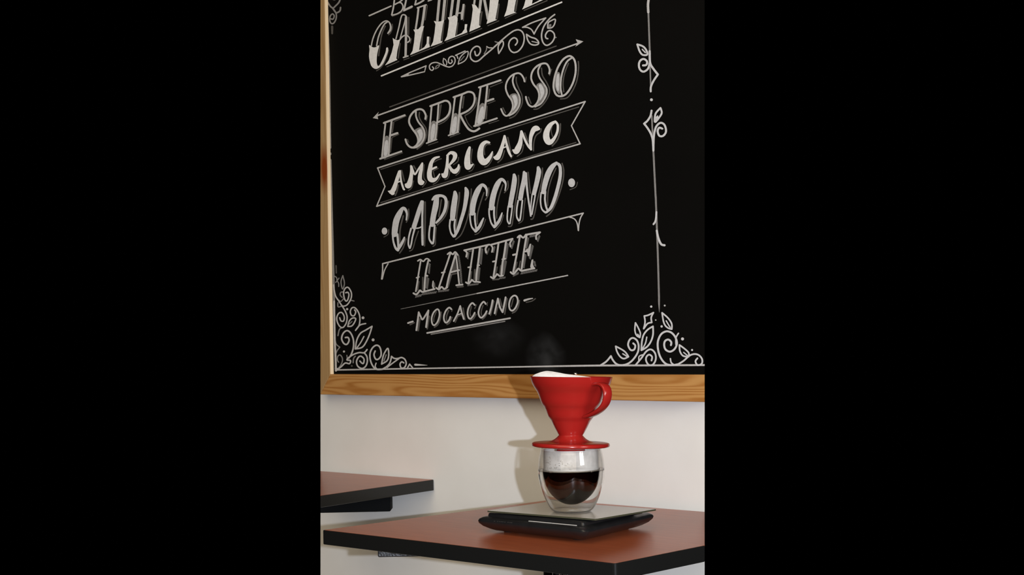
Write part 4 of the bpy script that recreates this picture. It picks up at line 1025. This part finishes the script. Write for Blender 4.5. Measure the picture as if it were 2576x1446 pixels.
def make_table(label, quad, z, thick, arm_h, arm_len, center, bolts, iron):
    root = empty('cafe_table', (center[0], center[1], 0.0))
    tag(root, label, 'table')
    outer = rounded(quad, 0.004)
    inner = inset(rounded(inset(quad, 0.0024), 0.003), 0.0)
    b = bmesh.new()
    prism(b, inner, z - 0.004, z + 0.00012)
    link('tabletop', trim(b), M_LAMINATE, root)
    # black band round the top: a solid slab just under the laminate
    b = bmesh.new()
    prism(b, outer, z - thick, z)
    trim(b)
    ed = [e for e in b.edges if abs(e.verts[0].co.z - e.verts[1].co.z) < 1e-5]
    bmesh.ops.bevel(b, geom=ed, offset=0.0009, segments=2, affect='EDGES', profile=0.5)
    tag(link('edge_band', b, M_EDGE, root), 'thick black edge of the top')
    # support: four arms under the top, a round column and a foot on the floor
    zt = z - thick
    cx, cy = center
    for k in range(4):
        a = math.radians(45 + 90 * k)
        u = Vector((math.cos(a), math.sin(a), 0)); v = Vector((-math.sin(a), math.cos(a), 0))
        c0 = Vector((cx, cy, 0))
        b = bmesh.new()
        pts = []
        for (s, hw) in ((0.03, 0.022), (arm_len, 0.020), (arm_len, -0.020), (0.03, -0.022)):
            q = c0 + u * s + v * hw
            pts.append((q.x, q.y))
        prism(b, pts, zt - arm_h, zt)
        bmesh.ops.bevel(b, geom=b.edges[:], offset=0.0012, segments=1, affect='EDGES')
        trim(b)
        link('support_arm', b, iron, root)
    b = bmesh.new()
    lathe(b, [(0, 0.02), (0.04, 0.02), (0.04, zt - 0.03), (0.052, zt - 0.022), (0.052, zt - 0.001), (0, zt - 0.001)], (cx, cy, 0), 48)
    trim(b)
    post = link('column', b, M_IRON_DARK, root, True, 30)
    b = bmesh.new()
    lathe(b, [(0, 0.0), (0.21, 0.0), (0.215, 0.006), (0.205, 0.014), (0.06, 0.034), (0, 0.036)], (cx, cy, 0), 64)
    trim(b)
    link('foot', b, M_IRON_DARK, root, True, 30)
    for bx, by in bolts:
        b = bmesh.new()
        lathe(b, [(0, zt - 0.017), (0.0035, zt - 0.016), (0.005, zt - 0.013), (0.005, zt - 0.004), (0, zt - 0.004)], (bx, by, 0), 16)
        tag(link('bolt', b, M_CHROME, post, True, 40), 'bright bolt head')
    return root


def under(px, py, z):
    q = on_z(px, py, z)
    return (q.x, q.y)


main_quad = [(-1.4095, 1.0544), (-0.9422, 1.0828), (-0.9470, WY - 0.0006), (-1.4005, 1.4690)]
t1 = make_table('cherry brown square table carrying the scale, cup and red dripper', main_quad, TZ, 0.018, 0.0135, 0.247, (-1.177, 1.275),
                [under(1401, 1444, 0.720), under(1427, 1446, 0.720)], M_IRON)
# far table: its back edge lies on the wall
LZ = on_y(1092.7, 1206, WY - 0.0006).z
lc = on_z(1092.7, 1206, LZ); lb = on_z(808, 1184.7, LZ); lf = on_z(808, 1246.6, LZ)
du = (Vector((lb.x, lb.y)) - Vector((lc.x, lc.y))).normalized()
dv = (Vector((lf.x, lf.y)) - Vector((lc.x, lc.y))).normalized()
c2 = Vector((lc.x, lc.y))
left_quad = [tuple(c2 + du * 0.47 + dv * 0.43), tuple(c2 + dv * 0.43), tuple(c2), tuple(c2 + du * 0.47)]
t2 = make_table('bare cherry brown table at the far left, its back edge against the wall', left_quad, LZ, 0.0176, 0.031, 0.245, (-1.915, 1.272), [], M_IRON_DARK)

# ------------------------------------------------------------------ coffee scale
ZP = 0.7775                                # top of the weighing plate
pl, pn, pr = (on_z(1225, 1284, ZP), on_z(1498.5, 1305, ZP), on_z(1651, 1280, ZP))
pf = pl + pr - pn
scale_c = (pl + pr) / 2
sc = empty('coffee_scale', (scale_c.x, scale_c.y, TZ))
tag(sc, 'flat black coffee scale with a pale square plate, under the glass cup', 'scale')
PQ = [(pl.x, pl.y), (pn.x, pn.y), (pr.x, pr.y), (pf.x, pf.y)]
b = bmesh.new()
prism(b, rounded(PQ, 0.0015, 2), ZP - 0.0019, ZP, 0, 1)
ed = [e for e in b.edges if all(abs(v.co.z - ZP) < 1e-6 for v in e.verts)]
tag(link('weighing_plate', b, [M_PLATE, M_PLATE_EDGE], sc), 'pale plate with greenish edges')
bl, bn, br = (on_z(1196.5, 1310, 0.7645), on_z(1474, 1339.5, 0.7645), on_z(1650, 1298, 0.7645))
bf = bl + br - bn
BQ = [Vector((q.x, q.y)) for q in (bl, bn, br, bf)]
bc = sum(BQ, Vector((0, 0))) / 4


def shrink(d):
    """offset the body outline inwards by d, keeping it a quadrilateral"""
    n = 4
    lines = []
    for i in range(n):
        a, c = BQ[i], BQ[(i + 1) % n]
        t = (c - a).normalized(); nr = Vector((-t.y, t.x))
        if nr.dot(bc - a) < 0: nr = -nr
        lines.append((a + nr * d, t))
    out = []
    for i in range(n):
        p, t = lines[i - 1]; q, s = lines[i]
        k = ((q.x - p.x) * s.y - (q.y - p.y) * s.x) / (t.x * s.y - t.y * s.x)
        out.append(tuple(p + t * k))
    return out


def loft(bm, levels, r=0.006, n=5):
    rings = []
    for d, z, rr in levels:
        rings.append([bm.verts.new((x, y, z)) for x, y in rounded(shrink(d), rr, n)])
    for a, c in zip(rings[:-1], rings[1:]):
        for i in range(len(a)):
            j = (i + 1) % len(a)
            bm.faces.new((a[i], a[j], c[j], c[i]))
    bm.faces.new(rings[0][::-1]); bm.faces.new(rings[-1])
    bmesh.ops.recalc_face_normals(bm, faces=bm.faces[:])


b = bmesh.new()
loft(b, [(0.021, 0.7520, 0.006), (0.0165, 0.7526, 0.007), (0.011, 0.7548, 0.008), (0.0045, 0.7584, 0.009), (0.0008, 0.7622, 0.009), (0.0, 0.7650, 0.009), (0.0012, 0.7672, 0.009), (0.005, 0.7692, 0.008), (0.010, 0.7702, 0.007)])
link('body', b, M_BLACK, sc, True, 50)
b = bmesh.new()
loft(b, [(0.0105, 0.7698, 0.005), (0.0115, 0.7732, 0.004), (0.0125, 0.7740, 0.004)])
link('platform', b, M_BLACK, sc, True, 40)
# spacers carrying the plate
for (u, v) in ((0.25, 0.25), (0.75, 0.25), (0.25, 0.75), (0.75, 0.75)):
    q = pl * (1 - u) * (1 - v) + pn * u * (1 - v) + pr * u * v + pf * (1 - u) * v
    b = bmesh.new()
    lathe(b, [(0, 0.7735), (0.006, 0.7735), (0.006, ZP - 0.0018), (0, ZP - 0.0018)], (q.x, q.y, 0), 20)
    link('plate_spacer', b, M_BLACK, sc, True, 40)
for i, q in enumerate(shrink(0.033)):
    b = bmesh.new()
    lathe(b, [(0, TZ + 0.0003), (0.0085, TZ + 0.0003), (0.0095, TZ + 0.0022), (0.0095, 0.7530), (0, 0.7530)], (q[0], q[1], 0), 24)
    link('rubber_foot', b, M_BLACK, sc, True, 40)
# bright strip along the front of the body, and the worn print beside it, laid on the body's skin
_body = [o for o in sc.children if o.name.startswith('body')][0]
_tree = BVHTree.FromPolygons([v.co + Vector(sc.location) for v in _body.data.vertices], [tuple(p.vertices) for p in _body.data.polygons])


def on_body(px, py):
    hit = _tree.ray_cast(EYE, ray(px, py).normalized())
    return (hit[0], hit[1]) if hit[0] is not None else (None, None)


def inlay(b, x0, y0, x1, y1, half, thick, steps=8):
    pts = [on_body(x0 + (x1 - x0) * i / steps, y0 + (y1 - y0) * i / steps) for i in range(steps + 1)]
    pts = [(p, n) for p, n in pts if p is not None]
    if len(pts) < 2:
        return
    along = (pts[-1][0] - pts[0][0]).normalized()
    rings = []
    for p, n in pts:
        up = n.cross(along).normalized()
        rings.append([b.verts.new(p + up * u * half + n * t) for u, t in ((-1, -0.0002), (-1, thick), (1, thick), (1, -0.0002))])
    for q, t in zip(rings[:-1], rings[1:]):
        for i in range(4):
            b.faces.new((q[i], q[(i + 1) % 4], t[(i + 1) % 4], t[i]))
    b.faces.new(rings[0]); b.faces.new(rings[-1][::-1])
    bmesh.ops.recalc_face_normals(b, faces=b.faces[:])


b = bmesh.new()
inlay(b, 1330, 1310.5, 1387, 1315.8, 0.0006, 0.0004)
inlay(b, 1388.6, 1316, 1450.5, 1321.8, 0.0006, 0.0004)
tag(link('display_trim', b, M_TRIM, sc), 'thin bright strip along the front')
b = bmesh.new()
for k, x in enumerate((1243, 1251, 1256, 1260, 1264, 1269, 1277, 1282, 1286)):
    y = 1310.6 + (x - 1243) * 0.083
    inlay(b, x, y, x + 2.2, y + 0.2, 0.0004, 0.00005, 1)
link('worn_print', b, M_PRINT, sc)

# ------------------------------------------------------------------ glass cup
CUP = Vector((-1.12779, 1.21877, ZP))
K = 0.4822e-3          # metres per traced pixel at the cup


def cz(y):              # height above the plate of a traced row
    return (1286.3 - y) * K


outer = [(0.0, 0.0006), (30 * K, 0.0004), (42 * K, 0.0004), (48 * K, 0.0010), (54 * K, cz(1279)), (60 * K, cz(1270)), (67.5 * K, cz(1254)), (73.5 * K, cz(1238)),
         (78.3 * K, cz(1222)), (81.8 * K, cz(1206)), (83.3 * K, cz(1192)), (83.2 * K, cz(1178)), (81.8 * K, cz(1160)), (79.2 * K, cz(1145)), (75.8 * K, cz(1129))]
inner = [(69.2 * K, cz(1129)), (70.0 * K, cz(1150)), (70.0 * K, cz(1180)), (69.0 * K, cz(1193)), (67 * K, cz(1205)), (63.3 * K, cz(1218)), (58 * K, cz(1229)), (50 * K, cz(1241)),
         (41 * K, cz(1250)), (32 * K, cz(1257)), (21.5 * K, cz(1262.5)), (11 * K, cz(1265.6)), (0.0, cz(1266.6))]
TG = 0.0013             # glass thickness
cup = empty('double_wall_cup', (CUP.x, CUP.y, ZP))
tag(cup, 'clear double walled glass cup half full of dark coffee, on the scale plate', 'cup')


def smooth_prof(p):
    return [(max(r, 0.0), z) for r, z in catmull(p, 4)]


def offset_prof(p, d):
    out = []
    for i, (r, z) in enumerate(p):
        a, c = p[max(i - 1, 0)], p[min(i + 1, len(p) - 1)]
        tr, tz = c[0] - a[0], c[1] - a[1]
        L = math.hypot(tr, tz) or 1
        out.append((max(r - tz / L * d, 0.0), z + tr / L * d))
    return out


so, si = smooth_prof(outer), smooth_prof(inner)
rim_z = cz(1127.0)
rim = [(74.5 * K, rim_z - 0.0002), (72.5 * K, rim_z + 0.0001), (70.2 * K, rim_z - 0.0002)]
b = bmesh.new()
lathe(b, so + rim + si, (CUP.x, CUP.y, ZP), 128)
# hollow between the walls
co = [(r, z) for r, z in offset_prof(so, TG) if z > 0.0017]
ci = [(r, z) for r, z in offset_prof(si, TG)]
co = [(0.0, 0.0019)] + [q for q in co if q[0] > 0.002 and q[1] < rim_z - 0.002]
ci = [q for q in ci if q[1] < rim_z - 0.002]
ci[-1] = (0.0, ci[-1][1])
ci = [q for q in ci[:-1] if q[0] > 0.0008] + [ci[-1]]
cav = lathe(b, co + ci, (CUP.x, CUP.y, ZP), 128)
bmesh.ops.recalc_face_normals(b, faces=b.faces[:])
# outer skin faces out of the glass, the hollow's skin faces into the hollow
cavset = set(cav)
test_out = max((f for f in b.faces if f not in cavset), key=lambda f: (f.calc_center_median() - Vector((CUP.x, CUP.y, f.calc_center_median().z))).length)
if test_out.normal.dot(test_out.calc_center_median() - Vector((CUP.x, CUP.y, test_out.calc_center_median().z))) < 0:
    bmesh.ops.reverse_faces(b, faces=[f for f in b.faces if f not in cavset])
test_in = max(cav, key=lambda f: (f.calc_center_median() - Vector((CUP.x, CUP.y, f.calc_center_median().z))).length)
if test_in.normal.dot(test_in.calc_center_median() - Vector((CUP.x, CUP.y, test_in.calc_center_median().z))) > 0:
    bmesh.ops.reverse_faces(b, faces=cav)
link('double_glass_wall', b, M_GLASS, cup, True)

# condensation on the inside of the cup, above the coffee
b = bmesh.new()
fogp = [(70.0 * K - 0.0004, cz(1181)), (70.0 * K - 0.0004, cz(1150)), (69.3 * K - 0.0004, cz(1131))]
lathe(b, catmull(fogp, 4), (CUP.x, CUP.y, ZP), 96)
mist = link('condensation', b, M_FOG, cup, True)
tag(mist, 'misty condensation above the coffee')
rnd = random.Random(3)
b = bmesh.new()
to_eye = math.atan2(EYE.y - CUP.y, EYE.x - CUP.x)
for k in range(60):
    a = to_eye + rnd.uniform(-1.25, 0.05)
    z = cz(rnd.triangular(1140, 1181, 1176))
    r = rnd.uniform(0.00025, 0.0008)
    R = 70.0 * K - 0.0006
    m = Matrix.Translation((CUP.x + R * math.cos(a), CUP.y + R * math.sin(a), ZP + z))
    bmesh.ops.create_icosphere(b, subdivisions=1, radius=r, matrix=m)
drops = link('water_drops', b, M_DROP, mist, True)
tag(drops, 'small water drops on the misted glass', kind='stuff')

# coffee
lvl = cz(1183.5)
b = bmesh.new()
cp = [(r + 0.0001 if r > 0 else 0.0, z - 0.0001) for r, z in si if z < lvl]
cp = [(70.0 * K + 0.0001, lvl)] + cp
lathe(b, [(0.0, lvl - 0.0002), (69.0 * K, lvl - 0.0002)] + cp, (CUP.x, CUP.y, ZP), 128)
bmesh.ops.recalc_face_normals(b, faces=b.faces[:])
coffee = link('black_coffee', b, M_COFFEE, None, True, 50)
tag(coffee, 'dark black coffee filling the lower half of the glass cup', 'coffee')

# ------------------------------------------------------------------ dripper
DR = Vector((CUP.x, CUP.y, ZP + cz(1127.0) + 0.0004))      # underside centre of the flange
view = Vector((FWD.x, FWD.y, 0)).normalized()
side = Vector((RIGHT.x, RIGHT.y, 0)).normalized()
TILT = Matrix.Rotation(math.radians(1.7), 4, view) @ Matrix.Rotation(math.radians(-0.55), 4, side)


def dz(y):
    return (1126.5 - y) * K


prof_out = [(98.5, 1120.5), (97.2, 1116.6), (92, 1114.6), (78, 1113.8), (62, 1113.2), (53, 1111.8), (46, 1109.4), (39, 1105.2), (33.5, 1100.2), (30.9, 1097.2), (30.7, 1095.6), (33.8, 1090), (40, 1080),
            (46.4, 1066), (49.0, 1060), (53.2, 1055.5), (57.8, 1049.5), (60.2, 1043), (63.4, 1033), (66.8, 1026.5), (72.0, 1021), (75.8, 1014), (78.2, 1007), (82, 996), (85.2, 988), (90, 981.5), (96.4, 973), (99.6, 966), (102.4, 957), (104.0, 951.5)]
_q = prof_out
prof_out = [(_q[i] if i < 11 or i > len(_q) - 2 else (0.5 * _q[i][0] + 0.25 * (_q[i - 1][0] + _q[i + 1][0]), 0.5 * _q[i][1] + 0.25 * (_q[i - 1][1] + _q[i + 1][1]))) for i in range(len(_q))]
prof_out = [(r * K, dz(y)) for r, y in prof_out]
rim_p = [(104.3 * K, dz(949.8)), (103.4 * K, dz(949.2)), (101.6 * K, dz(949.6))]
prof_in = [(100.3 * K, dz(953)), (95.5 * K, dz(967)), (84 * K, dz(984)), (75 * K, dz(1006)), (63 * K, dz(1026)), (50 * K, dz(1052)), (36 * K, dz(1080)), (27.5 * K, dz(1095)), (24 * K, dz(1104)), (22 * K, dz(1126))]
under_p = [(22.2 * K, dz(1138.5)), (35.5 * K, dz(1138.5)), (36.5 * K, dz(1136.5)), (36.8 * K, dz(1126.5)), (60 * K, dz(1126.4)), (90 * K, dz(1126)), (96.5 * K, dz(1124.4)), (98.3 * K, dz(1122.4))]
dr = empty('pour_over_dripper', tuple(DR))
tag(dr, 'red plastic coffee dripper cone with one handle, standing on the glass cup', 'coffee dripper')
b = bmesh.new()
so_d = [prof_out[0]] + prof_out[1:]
sm = catmull(prof_out, 3)
lathe(b, sm + rim_p + prof_in + under_p, tuple(DR), 128, close=True, mtx=TILT)
bmesh.ops.recalc_face_normals(b, faces=b.faces[:])
link('cone', b, M_RED, dr, True, 60)
# handle: a curved strap
az = math.atan2(EYE.y - DR.y, EYE.x - DR.x) + math.radians(38.0)
hp = [(98, 967.5), (105, 966.0), (118, 965.2), (131, 968.5), (140, 976.5), (144.0, 989), (141.5, 1003), (133.5, 1015.5), (119, 1027), (101, 1036), (83, 1042.5), (69, 1046), (59, 1048.2)]
hp = catmull([(r * K, dz(y)) for r, y in hp], 4)
b = bmesh.new()
rings = []
n = len(hp)
for i, (r, z) in enumerate(hp):
    a, c = hp[max(i - 1, 0)], hp[min(i + 1, n - 1)]
    t = Vector((c[0] - a[0], c[1] - a[1])).normalized()
    nrm = Vector((t.y, -t.x)) if False else Vector((-t.y, t.x))
    f = i / (n - 1)
    hw = (13.5 - 3.0 * f) * K
    ht = 3.8 * K
    ring = []
    for (w, h) in ((-1, -0.55), (-0.8, -1), (0.8, -1), (1, -0.55), (1, 0.55), (0.8, 1), (-0.8, 1), (-1, 0.55)):
        rr, zz = r + nrm.x * h * ht, z + nrm.y * h * ht
        x = rr * math.cos(az) - w * hw * math.sin(az)
        y = rr * math.sin(az) + w * hw * math.cos(az)
        ring.append(b.verts.new((x, y, zz)))
    rings.append(ring)
for p, q in zip(rings[:-1], rings[1:]):
    for i in range(8):
        j = (i + 1) % 8
        b.faces.new((p[i], p[j], q[j], q[i]))
b.faces.new(rings[0]); b.faces.new(rings[-1][::-1])
bmesh.ops.recalc_face_normals(b, faces=b.faces[:])
bmesh.ops.transform(b, matrix=Matrix.Translation(DR) @ TILT, verts=b.verts[:])
link('handle', b, M_RED, dr, True, 60)

# ------------------------------------------------------------------ paper filter
base_az = math.atan2(side.y, side.x)         # towards the right of the picture


def paper_h(a):
    """how far the paper stands above the dripper rim (traced rows) at angle a, measured from picture right"""
    s = math.cos(a)
    back = math.sin(a)                        # +1 at the back
    xs = [-1.0, -0.9, -0.75, -0.62, -0.56, -0.45, -0.3, -0.12, 0.1, 0.3, 0.55, 1.0]
    hs = [-0.5, 5.0, 10.0, 13.0, 13.2, 12.2, 9.5, 6.0, 3.5, 1.5, -2.0, -4.0]
    for i in range(len(xs) - 1):
        if s <= xs[i + 1]:
            t = (s - xs[i]) / (xs[i + 1] - xs[i])
            h = hs[i] * (1 - t) + hs[i + 1] * t
            break
    else:
        h = hs[-1]
    f = min(max((back + 0.25) / 0.5, 0), 1)
    return h * f + (-3.0) * (1 - f)


b = bmesh.new()
NS = 96
rings = []
for r, z, top in ((1.5, 1102, 0), (24, 1094, 0), (48, 1050, 0), (73, 1004, 0), (93.5, 966.5, 0), (100.5, 951, 1)):
    ring = []
    for i in range(NS):
        a = 2 * math.pi * i / NS
        rr, zz = (r - 1.2) * K, dz(z)
        if top:
            h = paper_h(a)
            zz = dz(949.6 - h)
            rr = (99.2 + 0.28 * h) * K
        ring.append(b.verts.new((rr * math.cos(a + base_az), rr * math.sin(a + base_az), zz)))
    rings.append(ring)
for p, q in zip(rings[:-1], rings[1:]):
    for i in range(NS):
        j = (i + 1) % NS
        b.faces.new((p[i], p[j], q[j], q[i]))
b.faces.new(rings[0][::-1])
bmesh.ops.transform(b, matrix=Matrix.Translation(DR) @ TILT, verts=b.verts[:])
filt = link('paper_filter', b, M_PAPER, None, True)
sol = filt.modifiers.new('thickness', 'SOLIDIFY'); sol.thickness = 0.0003; sol.offset = 0
tag(filt, 'white paper filter peeking over the back rim of the red dripper', 'coffee filter')
# wet coffee grounds in the filter
b = bmesh.new()
lathe(b, [(0.0, dz(1010)), (40 * K, dz(1008)), (64 * K, dz(1004)), (64 * K, dz(1012)), (40 * K, dz(1052)), (17 * K, dz(1090)), (0, dz(1092))], tuple(DR), 64, mtx=TILT)
gr = link('coffee_grounds', b, noisy('wet_coffee_grounds', (0.02, 0.010, 0.005), (0.05, 0.026, 0.012), 300.0, rough=0.7, bump=0.6), None, True)
tag(gr, 'wet brown coffee grounds down inside the paper filter', 'coffee grounds', kind='stuff')

# ------------------------------------------------------------------ steam
def wisp(px, py, depth, sx, sz, lean, density, scale, name):
    c = EYE + ray(px, py) * depth
    b = bmesh.new()
    bmesh.ops.create_uvsphere(b, u_segments=24, v_segments=16, radius=1.0)
    for v in b.verts:
        z = v.co.z
        x = v.co.x * sx * (1.0 - 0.25 * z) + lean * z
        y = v.co.y * sx * 0.8
        w = side * x + view * y
        v.co = Vector((w.x, w.y, z * sz)) + c
    o = link(name, b, steam_material('steam', density, scale), None, True)
    return o


s = wisp(1372, 900, 1.68, 0.030, 0.036, -0.006, 2.3, 46.0, 'steam')
tag(s, 'faint steam rising off the paper filter in front of the blackboard', 'steam', kind='stuff')
s = wisp(1252, 850, 1.74, 0.046, 0.030, -0.006, 0.75, 38.0, 'steam')
tag(s, 'very faint drifting steam below the underlined word MOCACCINO', 'steam', kind='stuff')
